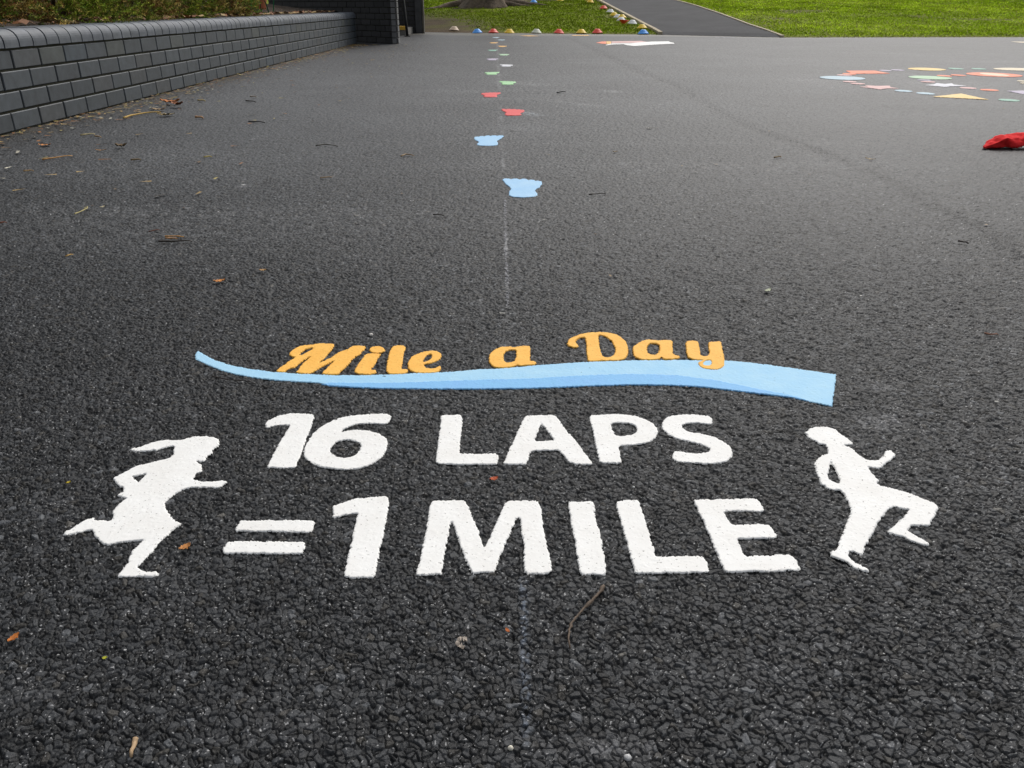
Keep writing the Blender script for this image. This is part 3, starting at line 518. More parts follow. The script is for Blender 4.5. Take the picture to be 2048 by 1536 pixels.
rd = empty('painted_disc', (*gp(1985, 149.5), 0), 'large red disc marking with a white centre on the right', 'floor marking', 'ring of coloured shapes painted on the playground')
mark('disc', ell(1535, 1995, 168, 211), [], M['scarlet'], rd, step=.006, lift=.0022, base=.0005, bevel=.005, drape=0)
mark('centre', ell(1670, 1860, 174, 205), [], M['cream'], rd, step=.006, lift=.0032, base=.0025, bevel=.005, drape=0)

# ------------------------------------------------------------------ lawns, path, edging
def build_lawns():
    xs = np.concatenate([np.linspace(-60, -6, 28)[:-1], np.linspace(-6, 18, 161), np.linspace(18, 90, 30)[1:]])
    ts = np.concatenate([np.linspace(0, 14, 120), np.linspace(14, 200, 50)[1:]])
    X, T = np.meshgrid(xs, ts); Y = yedge(X) + T
    Zc = zt(X, Y) - .012 * vnoise(X, Y, 1.5, 51) * np.minimum(1, T / .5)
    soil = np.clip(2.0 - np.hypot((X + 2.3) / 2.0, (T - .2) / 4.2) * 1.6, 0, 1) + np.clip(.9 - T / .45, 0, 1) * .6 + np.clip(.8 - np.hypot(X - 4.9, (T - 3)) / 2, 0, 1) * .5
    soil = np.clip(soil * (.65 + .8 * vnoise(X, Y, 2.5, 52)) + np.clip(vnoise(X, Y, 1.3, 53) - .78, 0, 1) * 3, 0, 1)[..., None]
    col = (1 - soil) * np.array([.15, .19, .012]) + soil * np.array([.11, .082, .052])
    R, Cn = X.shape; idx = np.arange(R * Cn).reshape(R, Cn)
    f = np.stack([idx[:-1, :-1], idx[:-1, 1:], idx[1:, 1:], idx[1:, :-1]], -1).reshape(-1, 4)
    o = mesh_obj('lawn_ground', np.stack([X, Y, Zc], -1).reshape(-1, 3), f, M['turf'], None, col.reshape(-1, 3), True)
    tag(o, 'sloping grass bank rising behind the playground with bare soil by the wall', 'lawn', kind='structure')
build_lawns()
PL = [hp(1321, 69.2), hp(1290, 52), hp(1255, 33), hp(1225, 17), hp(1194, 0)]; PR = [hp(1565, 74.8), hp(1500, 52), hp(1440, 29), hp(1392, 13), hp(1345, 0)]
def extend(P):
    a, b = Vector(P[-2]), Vector(P[-1]); d = (b - a).normalized(); return P + [tuple(b + d * k) for k in (6, 20, 60)]
PL = extend(PL); PR = extend(PR)
def at(P, y):
    return float(np.interp(y, [p[1] for p in P], [p[0] for p in P]))
v = []; f = []; n = 9
tsp = np.concatenate([np.linspace(-.02, 1, 12)[:-1], np.linspace(1, 65, 200)])
for T in tsp:
    for k in range(n):
        x = PL[0][0] + (PR[0][0] - PL[0][0]) * k / 8
        for _ in range(6):
            y = float(yedge(x)) + T; x = at(PL, y) + (at(PR, y) - at(PL, y)) * k / 8
        v.append((x, y, float(zt(x, y)) + .003 + .013 * min(1, max(0, T) / .3)))
f = [(i * n + k, i * n + k + 1, (i + 1) * n + k + 1, (i + 1) * n + k) for i in range(len(tsp) - 1) for k in range(n - 1)]
tag(mesh_obj('path', v, f, M['path'], None, None, True), 'grey tarmac path climbing between the two lawns', 'path', kind='structure')
for P, wd, up, lb in ((PL, .07, .045, 'left'), (PR, .05, .03, 'right')):
    mb = MB()
    Q = []
    for i in range(len(P) - 1):
        nseg = max(2, int((Vector(P[i + 1]) - Vector(P[i])).length / .9))
        Q += [tuple(Vector(P[i]).lerp(Vector(P[i + 1]), k / nseg)) for k in range(nseg)]
    for a, b in zip(Q[:-1], Q[1:]):
        if a[1] > 75: break
        za = float(zt(a[0], a[1])); zb = float(zt(b[0], b[1]))
        A = Vector((a[0] - wd / 2, a[1], za - .05)); B = Vector((b[0] - wd / 2, b[1] - .008, zb - .05)); W_ = Vector((wd, 0, 0)); U = Vector((0, 0, .05 + up))
        mb.add([A, A + W_, B + W_, B, A + U, A + W_ + U, B + W_ + U, B + U], [(0, 3, 2, 1), (4, 5, 6, 7), (0, 1, 5, 4), (1, 2, 6, 5), (2, 3, 7, 6), (3, 0, 4, 7)])
    tag(mb.build('path_edging', M['edging']), 'pale edging strip along the %s side of the path' % lb, 'edging', kind='structure')
# grass blades
def build_grass():
    n = 230000
    X = rng.uniform(-5.5, 17, n); T = 13.5 * rng.random(n) ** 1.15; Y = yedge(X) + T
    xl = np.interp(Y, [p[1] for p in PL], [p[0] for p in PL]); xr = np.interp(Y, [p[1] for p in PR], [p[0] for p in PR])
    onpath = (X > xl - .04) & (X < xr + .05) & (Y > 14)
    soil = np.clip(2.0 - np.hypot((X + 2.3) / 2.0, (T - .2) / 4.2) * 1.6, 0, 1) + np.clip(1.1 - T / .4, 0, 1) * .7 + np.clip(.8 - np.hypot(X - 4.9, (T - 3)) / 2, 0, 1) * .4
    root = np.clip(1.2 - np.hypot((X + .9) / 1.6, (Y - 22.6) / 1.2), 0, 1)
    keep = (~onpath) & (rng.random(n) > soil * 1.15 + root) & (vnoise(X, Y, 1.7, 61) * .6 + rng.random(n) > .22) & (rng.random(n) > np.clip(vnoise(X, Y, 1.3, 53) - .76, 0, 1) * 4)
    X = X[keep]; Y = Y[keep]; T = T[keep]; n = len(X)
    z = zt(X, Y)
    hgt = (.012 + .016 * rng.random(n)) * (.6 + .9 * vnoise(X, Y, 2.2, 62)); a = rng.random(n) * 6.283; w = .006 + .007 * rng.random(n)
    w *= np.where(T > 5, 1.5, 1.0)
    lean = rng.normal(0, 1.1, (n, 2)) * hgt[:, None]
    p0 = np.stack([X - w * np.cos(a), Y - w * np.sin(a), z - .004], -1); p1 = np.stack([X + w * np.cos(a), Y + w * np.sin(a), z - .004], -1)
    p2 = np.stack([X + lean[:, 0], Y + lean[:, 1], z + hgt], -1)
    v = np.stack([p0, p1, p2], 1).reshape(-1, 3); f = np.arange(3 * n).reshape(-1, 3)
    g = rng.random(n)[:, None]; pt = vnoise(X, Y, .8, 63)[:, None]; pt2 = vnoise(X, Y, 4, 64)[:, None]
    right = np.clip((X - 3) / 2, 0, 1)[:, None]
    c = np.array([.20, .29, .008]) * (1 - pt * .5) + np.array([.34, .40, .04]) * pt * .5 * (.6 + right)
    c = c * (.7 + .5 * g) * (.65 + .7 * pt2) * (1.10 + .60 * right)
    dry = rng.random(n) < .08; c[dry] = np.array([.36, .31, .13]) * (.6 + .5 * g[dry])
    o = mesh_obj('grass', v, f, M['grass'], None, np.repeat(c, 3, 0))
    tag(o, 'short green grass blades growing on the bank', 'grass', kind='stuff')
build_grass()

# ------------------------------------------------------------------ brick walls
def brickwork(mb, o, d, nrm, length, courses, ch, pitch, depth, colf, joint=.008, bev=.003, x0=0.0, z0=0.0):
    """bricks on one face: o base corner, d along, nrm outward"""
    o = Vector(o); d = Vector(d).normalized(); nrm = Vector(nrm).normalized()
    for c in range(courses):
        off = (x0 + (pitch / 2 if c % 2 else 0)) % pitch
        k = -1
        while True:
            a = off + k * pitch; b = a + pitch - joint; k += 1
            if a > length: break
            a2, b2 = max(a, 0), min(b, length)
            if b2 - a2 < .02: continue
            j = random.uniform(-.0012, .0012)
            mb.box(o + d * a2 + Vector((0, 0, z0 + c * ch + joint / 2)) + nrm * j, d * (b2 - a2), -nrm * depth, Vector((0, 0, ch - joint)), colf(c, a2), bev)
XW0 = -2.080; SX = -0.0062
wall = empty('low_brick_wall', (-2.1, 3.5, 0), 'low wall of blue grey engineering bricks with rounded coping along the left of the yard', 'wall')
def wc(c, a):
    g = random.uniform(.86, 1.13); t = random.random()
    base = Vector((.051, .060, .069)) if t < .85 else Vector((.053, .058, .063)) if t < .95 else Vector((.046, .059, .072))
    if c == 3 and random.random() < .2: base = Vector((.054, .061, .060))
    return tuple(base * g)
WY0, WY1 = -5.0, 11.95
A = Vector((XW0 - SX * (3.36 - WY0), WY0, 0)); Bv = Vector((XW0 + SX * (WY1 - 3.36), WY1, 0)); D = (Bv - A); LEN = D.length; D.normalize(); NR = Vector((D.y, -D.x, 0))
CH = .0785
mb = MB(); brickwork(mb, A, D, NR, LEN, 4, CH, .2165, .10, wc, joint=.009, x0=.045)
mb.build('brickwork', M['brick'], wall)
mb = MB(); mb.box(A - NR * .007 + Vector((0, 0, -.05)), D * LEN, -NR * .21, Vector((0, 0, .05 + 4 * CH + .004)))
mb.build('mortar', M['mortar'], wall)
mb = MB(); k = 0; hp_ = .1110; zc = 4 * CH + .006; hc = .071; dep = .222; r = .050
while k * hp_ < LEN - .02:
    a = k * hp_ + .004; b = (k + 1) * hp_ - .0035; k += 1
    jz = random.uniform(-.0012, .0012); jn = random.uniform(-.001, .001)
    prof = [(.006, 0), (.006, hc - r)] + [(.006 - r + r * math.cos(t), hc - r + r * math.sin(t)) for t in np.linspace(0, math.pi / 2, 9)[1:]] + [(.006 - dep + .01, hc), (.006 - dep, hc - .01), (.006 - dep, 0)]
    va = [A + D * (a + (.002 if 0 < i < len(prof) - 1 else 0)) + NR * (p[0] + jn) + Vector((0, 0, zc + p[1] + jz)) for i, p in enumerate(prof)]
    vb = [A + D * b + NR * (p[0] + jn) + Vector((0, 0, zc + p[1] + jz)) for p in prof]; n = len(prof)
    g = random.uniform(.88, 1.12); t = random.random()
    mb.add(va + vb, [(i, (i + 1) % n, n + (i + 1) % n, n + i)[::-1] for i in range(n)] + [tuple(range(n)), tuple(range(2 * n - 1, n - 1, -1))], (.086 * g, .097 * g, .110 * g + .006 * t))
mb.build('coping', M['brick'], wall, False)
mb = MB(); mb.box(A - NR * .004 + Vector((0, 0, 4 * CH + .004)), D * LEN, -NR * .20, Vector((0, 0, .024))); mb.box(A - NR * .034 + Vector((0, 0, 4 * CH + .0285)), D * LEN, -NR * .165, Vector((0, 0, .040))); mb.build('coping_mortar', M['mortar'], wall)
# dark brick wing wall
def dk(c, a):
    g = random.uniform(.75, 1.25); return (.030 * g, .029 * g, .031 * g)
P0 = Vector((*gp(705, 83.3), 0)); P1 = Vector((*gp(794, 88), 0)); dW = (P1 - P0).normalized(); nW = Vector((dW.y, -dW.x, 0)); L0 = P1 - dW * 3.4
ww = empty('brick_wing_wall', tuple(P1 - dW * 1.2), 'tall dark brick wing wall at the end of the low wall, half hidden behind the planting', 'wall')
mb = MB(); brickwork(mb, L0, dW, nW, 3.4, 30, .075, .225, .03, dk, joint=.010, bev=.002)
mb.build('brickwork', M['dark_brick'], ww)
mb = MB(); rad0 = (Vector((P1.x, P1.y, 0)).normalized() + Vector((.17, 0, 0))).normalized(); mb.box(L0 - nW * .008 + Vector((0, 0, -.05)), dW * 3.385, rad0 * .23, Vector((0, 0, 2.28))); mb.build('mortar', M['mortar'], ww)
rad = Vector((P1.x, P1.y, 0)).normalized(); rad = (rad + Vector((.20, 0, 0))).normalized()
mb = MB()
for c in range(30): mb.box(P1 + Vector((0, 0, c * .075 + .004)) + rad * .002, rad * .22, Vector((-rad.y, rad.x, 0)) * .06, Vector((0, 0, .066)), (.15 * random.uniform(.8, 1.2),) * 3)
mb.build('end_face', M['dark_brick'], ww)  # end bricks tinted paler than the front, the lit edge painted in
mb = MB(); mb.box(L0 + nW * .02 + Vector((0, 0, 2.255)), dW * 3.43, rad * .29, Vector((0, 0, .07)), (.06, .06, .06), .008); mb.build('coping', M['dark_brick'], ww)
# second wall beyond the steps
Q1 = Vector((*gp(834, 66.5), 0)); Q0 = Q1 + Vector((-2.6, -.15, 0)); dQ = (Q1 - Q0).normalized(); nQ = Vector((dQ.y, -dQ.x, 0)); LQ = (Q1 - Q0).length
w2 = empty('brick_back_wall', tuple(Q1), 'dark brick wall behind the steps with a square end pier next to the soil', 'wall')
mb = MB(); brickwork(mb, Q0, dQ, nQ, LQ, 28, .075, .225, .1, dk, joint=.01, bev=.002); mb.build('brickwork', M['dark_brick'], w2)
mb = MB(); mb.box(Q0 - nQ * .008 + Vector((0, 0, -.05)), dQ * LQ, -nQ * .24, Vector((0, 0, 2.13))); mb.build('mortar', M['mortar'], w2)
mb = MB(); mb.box(Q1 + nQ * .05 + dQ * -.02 + Vector((0, 0, 0)), dQ * .13, -nQ * .34, Vector((0, 0, 2.2)), (.05, .05, .052), .01)
mb.box(Q1 + nQ * .052 + dQ * .112, dQ * .03, -nQ * .33, Vector((0, 0, 2.2)), (.10, .09, .07)); mb.build('end_pier', M['dark_brick'], w2)
# steps with yellow nosing
st = empty('entrance_steps', (*gp(800, 68), 0), 'low grey concrete step with a yellow edge behind the dark brick wall', 'steps')
s0 = Vector((*gp(812, 70.5), 0))
mb = MB(); mb.box(s0 + Vector((-2.2, 0, 0)), (2.2, -.02, 0), (0, 1.6, 0), (0, 0, .11), (1, 1, 1), .006); mb.box(s0 + Vector((-2.5, .45, .11)), (2.0, -.02, 0), (0, 1.1, 0), (0, 0, .14), (1, 1, 1), .006); mb.build('tread', M['concrete'], st)
mb = MB(); mb.box(s0 + Vector((-2.2, -.012, .085)), (2.205, -.02, 0), (0, .09, 0), (0, 0, .062), (1, 1, 1), .004); mb.build('nosing', M['yellow_nosing'], st)
mb = MB(); mb.box(s0 + Vector((-2.5, .438, .225)), (2.0, -.02, 0), (0, .06, 0), (0, 0, .030), (1, 1, 1), .004); mb.build('nosing', M['yellow_nosing'], st)
# handrail
h0 = Vector((*gp(815, 73), 0))
hr = empty('handrail', tuple(h0), 'black metal handrail post standing by the yellow edged step', 'handrail')
mb = MB(); mb.tube([h0, h0 + Vector((-.02, 0, .3)), h0 + Vector((-.045, 0, .62)), h0 + Vector((-.08, 0, .98))], .024, 10); mb.build('post', M['black_metal'], hr, True)
mb = MB(); mb.tube([h0 + Vector((.0, -.25, .90)), h0 + Vector((-.08, 0, .99)), h0 + Vector((-.12, .9, 1.12)), h0 + Vector((-.14, 1.5, 1.2))], .022, 10); mb.build('rail', M['black_metal'], hr, True)
mb = MB(); mb.tube([h0, h0 + Vector((0, 0, .012))], .05, 12); mb.build('base_plate', M['black_metal'], hr)

# unseen building, added beyond the bed to dim light from the left
bl = empty('unseen_building', (-5.6, 4, 0), 'unseen dark brick building added beyond the planting bed to dim the sky on the left', 'building')
mb = MB(); mb.box((-9, -8, 0), (3.4, 0, 0), (0, 19, 0), (0, 0, 4.2), (.05, .045, .045)); mb.build('wall', M['dark_brick'], bl)
mb = MB(); mb.box((-9.2, -8.2, 4.2), (3.9, 0, 0), (0, 19.4, 0), (0, 0, .25), (.12, .12, .12)); mb.build('roof', M['dark_brick'], bl)
for y in (-6, -2.5, 1, 4.5, 8):
    mb = MB(); mb.box((-5.62, y, 1.2), (.05, 0, 0), (0, 1.8, 0), (0, 0, 1.5), (.5, .5, .5)); f_ = mb.build('window', M['concrete'], bl)
    mb = MB(); mb.box((-5.575, y + .08, 1.28), (.012, 0, 0), (0, 1.64, 0), (0, 0, 1.34), (.02, .02, .02)); g_ = mb.build('pane', M['black_metal'], None); g_.parent = f_; g_.matrix_parent_inverse = (bl.matrix_basis @ bl.matrix_basis.inverted()).inverted()
# ------------------------------------------------------------------ planting bed
yy = np.linspace(-5, 12.2, 160); xx = np.linspace(0, 1, 30)
Xb, Yb = np.meshgrid(xx, yy); xr_ = (XW0 + SX * (Yb - 3.36)) - .20; Xb = xr_ - 3.2 * Xb
Zb = .365 + .04 * (vnoise(Xb, Yb, 3, 71)) + .03 * vnoise(Xb, Yb, 12, 72) + np.clip((xr_ - Xb) * .10, 0, .25) - .02
R_, C_ = Xb.shape; idx = np.arange(R_ * C_).reshape(R_, C_)
tag(mesh_obj('planting_bed', np.stack([Xb, Yb, Zb], -1).reshape(-1, 3), np.stack([idx[:-1, :-1], idx[1:, :-1], idx[1:, 1:], idx[:-1, 1:]], -1).reshape(-1, 4), M['soil'], None, None, True), 'dark soil of the raised planting bed behind the low wall', 'soil bed', kind='structure')
def shrub(cx, cy, rx, ry, hh, cols, n, label, group, seed, needle=.021, rag=.42):
    g = np.random.default_rng(seed); z0 = .37
    n = int(n * .62); e = empty('shrub', (cx, cy, z0), label, 'shrub', group)
    mb = MB()
    for i in range(14):
        a = g.random() * 6.283; r_ = .6 + .35 * g.random(); p = Vector((cx, cy, z0 - .03)); q = Vector((cx + rx * r_ * math.cos(a), cy + ry * r_ * math.sin(a), z0 + hh * (.2 + .6 * g.random())))
        m_ = p.lerp(q, .5) + Vector((0, 0, .08)); mb.tube([p, m_, q], [.012, .008, .003], 5, (.06, .04, .025))
    mb.build('stem', M['foliage'], e)
    # sprigs: points in a lumpy shell, pointing outward
    u = g.normal(size=(n, 3)); u /= np.linalg.norm(u, axis=1)[:, None]; u[:, 2] = np.abs(u[:, 2]) * 1.1 - .28
    lump = .72 + rag * (vnoise(np.arctan2(u[:, 1], u[:, 0]) * 1.5 + seed, u[:, 2] * 4 + 9, 1.6, seed) * 1.6 - .5) + .1 * g.random(n)
    rad = lump * (.55 + .5 * g.random(n) ** .45)
    base = np.stack([cx + u[:, 0] * rx * rad, cy + u[:, 1] * ry * rad, z0 + hh * np.maximum(u[:, 2] + .12, -.02) * rad], -1)
    ax = u + g.normal(0, .45, (n, 3)); ax[:, 2] += .35; ax /= np.linalg.norm(ax, axis=1)[:, None]
    K = 13; Ls = .07 * (.6 + .8 * g.random(n))
    V = []; C = []
    cidx = g.choice(len(cols), n, p=[c[1] for c in cols]); cc = np.array([c[0] for c in cols])[cidx] * (.35 + 1.15 * g.random(n) ** 1.3)[:, None]
    side = np.cross(ax, g.normal(size=(n, 3))); side /= np.linalg.norm(side, axis=1)[:, None]
    for k in range(K):
        s = (k + .5) / K; p = base + ax * (Ls * s)[:, None] - np.array([0, 0, 1]) * (.012 * s * s)
        dr = np.cross(ax, side) * math.sin(k * 2.4) + side * math.cos(k * 2.4) + ax * .9; dr /= np.linalg.norm(dr, axis=1)[:, None]
        ln = needle * (1.1 - .5 * s) * (.7 + .6 * g.random(n)); wv = np.cross(dr, g.normal(size=(n, 3))); wv /= np.linalg.norm(wv, axis=1)[:, None]
        V.append(np.stack([p - wv * .0027, p + wv * .0027, p + dr * ln[:, None]], 1)); C.append(np.repeat((cc * (.8 + .5 * s))[:, None, :], 3, 1))
    V = np.concatenate(V).reshape(-1, 3); C = np.concatenate(C).reshape(-1, 3)
    V = V - np.array([cx, cy, z0])
    o = mesh_obj('foliage', V, np.arange(len(V)).reshape(-1, 3), M['foliage'], e, C)
    return e
GR = [((.10, .19, .018), .40), ((.20, .27, .03), .30), ((.36, .33, .07), .20), ((.22, .11, .03), .10)]
BR = [((.12, .055, .018), .26), ((.30, .20, .05), .28), ((.42, .33, .11), .22), ((.14, .20, .025), .24)]
YG = [((.18, .26, .022), .40), ((.34, .36, .05), .35), ((.09, .14, .018), .15), ((.38, .27, .08), .10)]
grp = 'shrubs planted behind the low brick wall'
shrub(-2.72, 2.35, .50, .50, .55, GR, 3600, 'dark green feathery shrub over the wall, at the near left edge of the photo', grp, 101)
shrub(-2.66, 3.55, .42, .42, .50, GR, 4200, 'bright green feathery shrub nearest the camera, with a brown leaf under it', grp, 102)
shrub(-2.80, 4.30, .50, .48, .50, BR, 4200, 'straggly olive and brown shrub with dark gaps, second along the wall', grp, 103, rag=.4)
shrub(-2.68, 5.10, .46, .50, .48, YG, 4200, 'yellow green feathery shrub in the middle of the bed', grp, 104)
shrub(-2.66, 5.95, .40, .42, .45, BR, 3800, 'rusty brown heathery shrub in the middle of the bed', grp, 105, rag=.35)
shrub(-2.72, 6.75, .45, .45, .50, YG, 3600, 'bright yellow green shrub beyond the rusty brown one', grp, 106)
shrub(-2.68, 7.55, .42, .45, .45, BR, 3400, 'tawny brown and green shrub near the far end of the bed', grp, 107, rag=.35)
shrub(-2.80, 8.40, .42, .40, .5, GR, 2600, 'small green shrub last before the terracotta pot', grp, 108)
# daffodil leaves
e = empty('green_shoots', (-2.62, 8.55, .38), 'clump of upright blue green shoots between the last shrub and the terracotta pot', 'shoots')
mb = MB(); g = np.random.default_rng(4)
for i in range(60):
    bx, by = -2.62 + g.normal(0, .08), 8.6 + g.normal(0, .18); hgt = .16 + .16 * g.random(); a = g.random() * 6.28; lx, ly = g.normal(0, .05, 2); w_ = .006
    c = Vector((.03, .13, .06)) * (.6 + .8 * g.random()); ca, sa = math.cos(a) * w_, math.sin(a) * w_; zz = .37
    mb.add([(bx - ca, by - sa, zz), (bx + ca, by + sa, zz), (bx + lx * .4 + ca, by + ly * .4 + sa, zz + hgt * .6), (bx + lx * .4 - ca, by + ly * .4 - sa, zz + hgt * .6), (bx + lx, by + ly, zz + hgt)], [(0, 1, 2, 3), (3, 2, 4)], tuple(c))
mb.build('leaf_blades', M['foliage'], e)
# terracotta pot
e = empty('terracotta_pot', (-2.86, 9.9, .385), 'tall terracotta pot standing in the bed against the dark brick wall', 'plant pot')
mb = MB(); n = 28; prof = [(.0, .0), (.085, 0), (.095, .02), (.125, .18), (.15, .36), (.152, .385), (.172, .39), (.175, .45), (.160, .455), (.148, .44), (.14, .30)]
vs = [(-2.86 + r_ * math.cos(2 * math.pi * k / n), 9.9 + r_ * math.sin(2 * math.pi * k / n), .385 + z_) for r_, z_ in prof for k in range(n)]
mb.add(vs, [(i * n + k, i * n + (k + 1) % n, (i + 1) * n + (k + 1) % n, (i + 1) * n + k) for i in range(len(prof) - 1) for k in range(n)])
mb.build('pot', M['terracotta'], e, True)
mb = MB(); mb.add([(-2.86, 9.9, .80)] + [(-2.86 + .147 * math.cos(2 * math.pi * k / n), 9.9 + .147 * math.sin(2 * math.pi * k / n), .78) for k in range(n)], [(0, 1 + k, 1 + (k + 1) % n) for k in range(n)]); mb.build('soil', M['soil'], e)

# ------------------------------------------------------------------ tree with spreading roots
T0 = hp(972, 15); tx, ty = T0[0], T0[1] + .55; tz = float(zt(tx, ty))
tr = empty('tree', (tx, ty, tz), 'broad old tree with spreading surface roots on the grass bank', 'tree')
mb = MB()
nA = 72; hs_ = [-.12, .0, .05, .12, .25, .45, .8, 1.3, 2.0, 2.8, 3.4]
flut = [math.sin(k / nA * 2 * math.pi * 5 + 1) * .5 + math.sin(k / nA * 2 * math.pi * 9 + 2) * .3 for k in range(nA)]
vs = []
for z_ in hs_:
    fl = math.exp(-max(z_, 0) / .22); R0 = .46 - .05 * min(z_, 3) + .32 * fl
    for k in range(nA):
        a = 2 * math.pi * k / nA; r_ = R0 * (1 + flut[k] * (.05 + .30 * fl)); vs.append((tx + r_ * math.cos(a), ty + r_ * math.sin(a), tz + z_ + SLOPE * r_ * math.sin(a) * fl))
mb.add(vs, [(i * nA + k, i * nA + (k + 1) % nA, (i + 1) * nA + (k + 1) % nA, (i + 1) * nA + k) for i in range(len(hs_) - 1) for k in range(nA)])
mb.build('trunk', M['bark'], tr, True)
for (a0, ln, r0) in [(-.15, 1.35, .11), (-.55, .95, .09), (-1.2, .75, .10), (-1.75, .6, .12), (-2.3, .9, .09), (-2.85, 1.5, .11), (3.2, 1.2, .08), (.5, 1.1, .08), (1.6, .8, .1)]:
    pts = []; rr = []
    for i in range(9):
        t = i / 8; a = a0 + .25 * math.sin(t * 4 + a0 * 3); d_ = .38 + ln * t; x = tx + d_ * math.cos(a); y = ty + d_ * math.sin(a) * .8
        pts.append((x, y, float(zt(x, y)) + .10 * (1 - t) ** 1.5 - .015 + .015 * math.sin(t * 7))); rr.append(r0 * (1 - t) ** .8 * (1 + .1 * math.sin(i * 2.3)) + .015)
    mb = MB(); mb.tube(pts, rr, 9); mb.build('root', M['bark'], tr, True)
mbL = MB(); tips = []
for i in range(7):
    a = i * .9 + .3; p = Vector((tx, ty, tz + 2.9)); d_ = Vector((math.cos(a) * .7, math.sin(a) * .7, .9)).normalized(); pts = [p]; L_ = 2.6 + .8 * random.random()
    for k in range(1, 7): pts.append(p + d_ * (L_ * k / 6) + Vector((random.uniform(-.1, .1), random.uniform(-.1, .1), .05 * k)))
    mbL.tube(pts, [.16 - .022 * k for k in range(7)], 8)
    for q in (3, 4, 5, 6):
        for s in range(3):
            dd = (d_ + Vector((random.uniform(-.9, .9), random.uniform(-.9, .9), random.uniform(-.2, .8)))).normalized(); e_ = pts[q] + dd * random.uniform(.9, 1.6); tips.append(e_)
            mbL.tube([pts[q], pts[q].lerp(e_, .5) + Vector((0, 0, .08)), e_], [.04, .025, .008], 5)
mbL.build('limbs', M['bark'], tr, True)
nL = 26000; tp = np.array([tuple(t) for t in tips]); c_ = tp[rng.integers(0, len(tp), nL)] + rng.normal(0, .38, (nL, 3)); a = rng.normal(size=(nL, 3)); a /= np.linalg.norm(a, axis=1)[:, None]; b = np.cross(a, rng.normal(size=(nL, 3))); b /= np.linalg.norm(b, axis=1)[:, None]
V = np.stack([c_ - a * .05, c_ + b * .03, c_ + a * .05, c_ - b * .03], 1).reshape(-1, 3) - np.array([tx, ty, tz]); cc = np.array([.07, .10, .02]) * (.5 + rng.random((nL, 1)))
mesh_obj('crown', V, np.arange(4 * nL).reshape(-1, 4), M['foliage'], tr, np.repeat(cc, 4, 0))

# ------------------------------------------------------------------ marker cones
def cone_mesh():
    n = 26; prof = [(.098, 0), (.100, .004), (.098, .009), (.088, .016), (.066, .040), (.042, .066), (.036, .070), (.031, .068), (.036, .060), (.062, .034), (.084, .010), (.090, .003)]
    v = [(r * math.cos(2 * math.pi * k / n), r * math.sin(2 * math.pi * k / n), z) for r, z in prof for k in range(n)]; m = len(prof)
    f = [(i * n + k, i * n + (k + 1) % n, ((i + 1) % m) * n + (k + 1) % n, ((i + 1) % m) * n + k) for i in range(m) for k in range(n)]
    return v, f
CV, CF = cone_mesh(); cmesh = {}
CONES = [('cream', 908.4, 61.0, 'cream marker cone on the bare soil, leftmost of the row'), ('blue', 954.5, 66.2, 'blue marker cone in the row along the grass edge'),
         ('red', 986.7, 66.2, 'red marker cone next to the chalk line end, beside the blue cone'), ('yellow', 1018.7, 66.3, 'yellow marker cone just right of the red one at the chalk line end'),
         ('ivory', 1073, 66.6, 'ivory marker cone alone in the middle of the row'), ('red', 1117.8, 66.8, 'red marker cone between the ivory and the yellow cone'),
         ('yellow', 1162.5, 67.0, 'yellow marker cone between two red ones'), ('red', 1194.5, 66.5, 'red marker cone at the right end of the evenly spaced row'),
         ('blue', 1286.3, 68.3, 'blue marker cone at the corner by the path'), ('yellow', 1283.8, 59.5, 'yellow marker cone right behind the blue corner cone'),
         ('white', 1264.4, 50, 'white marker cone against the path edging, nearest of the white ones'), ('redflip', 1247.2, 49.5, 'red marker cone lying upside down in the grass'),
         ('white', 1242.4, 44, 'white marker cone behind the upside down red one'), ('white', 1235.5, 38, 'white marker cone partly hidden beside a yellow one'),
         ('yellow', 1243.8, 38.5, 'yellow marker cone touching the path edging beside a white one'), ('yellow', 1228, 33.5, 'yellow marker cone left of the hidden white one'),
         ('white', 1220.8, 27, 'white marker cone between the yellow and the far red one'), ('red', 1207, 19.5, 'red marker cone farthest up along the path edging'),
         ('yellow', 1180.6, 6.6, 'yellow marker cone at the top of the bank, nearer of two'), ('yellow', 1178.5, 2.8, 'yellow marker cone at the top of the bank, farther of two'),
         ('yellow', 1120.5, 3, 'yellow marker cone alone by the far kerb line'), ('blue', 1067.3, 6.5, 'blue marker cone near the tree roots')]
for i, (cn, px, py, lb) in enumerate(CONES):
    flip = cn == 'redflip'; cn = 'red' if flip else cn
    x, y, z = hp(px, py)
    if cn not in cmesh:
        o = mesh_obj('marker_cone', CV, CF, M[cn + '_plastic'], None, None, True); cmesh[cn] = o.data
    else:
        o = bpy.data.objects.new('marker_cone', cmesh[cn]); COL.objects.link(o)
    o.location = (x, y, z + (.004 if y < 17.3 and py > 60 else .022) + (.07 if flip else 0))
    o.rotation_euler = (random.uniform(-.08, .08) + (math.pi if flip else 0), random.uniform(-.08, .08), random.random() * 6)
    tag(o, lb, 'marker cone', 'marker cones along the edge of the grass')
# far kerb line by the tree
ka, kb = hp(1042, 4.6), hp(1112, 1.0); mb = MB(); d_ = Vector(kb) - Vector(ka); mb.box(Vector(ka) + Vector((-.2, 0, -.03)), d_ * 1.9, Vector((0, .07, .003)), Vector((0, 0, .075)), (1, 1, 1), .005)
tag(mb.build('far_edging', M['edging']), 'low pale kerb line running behind the tree roots', 'edging', kind='structure')

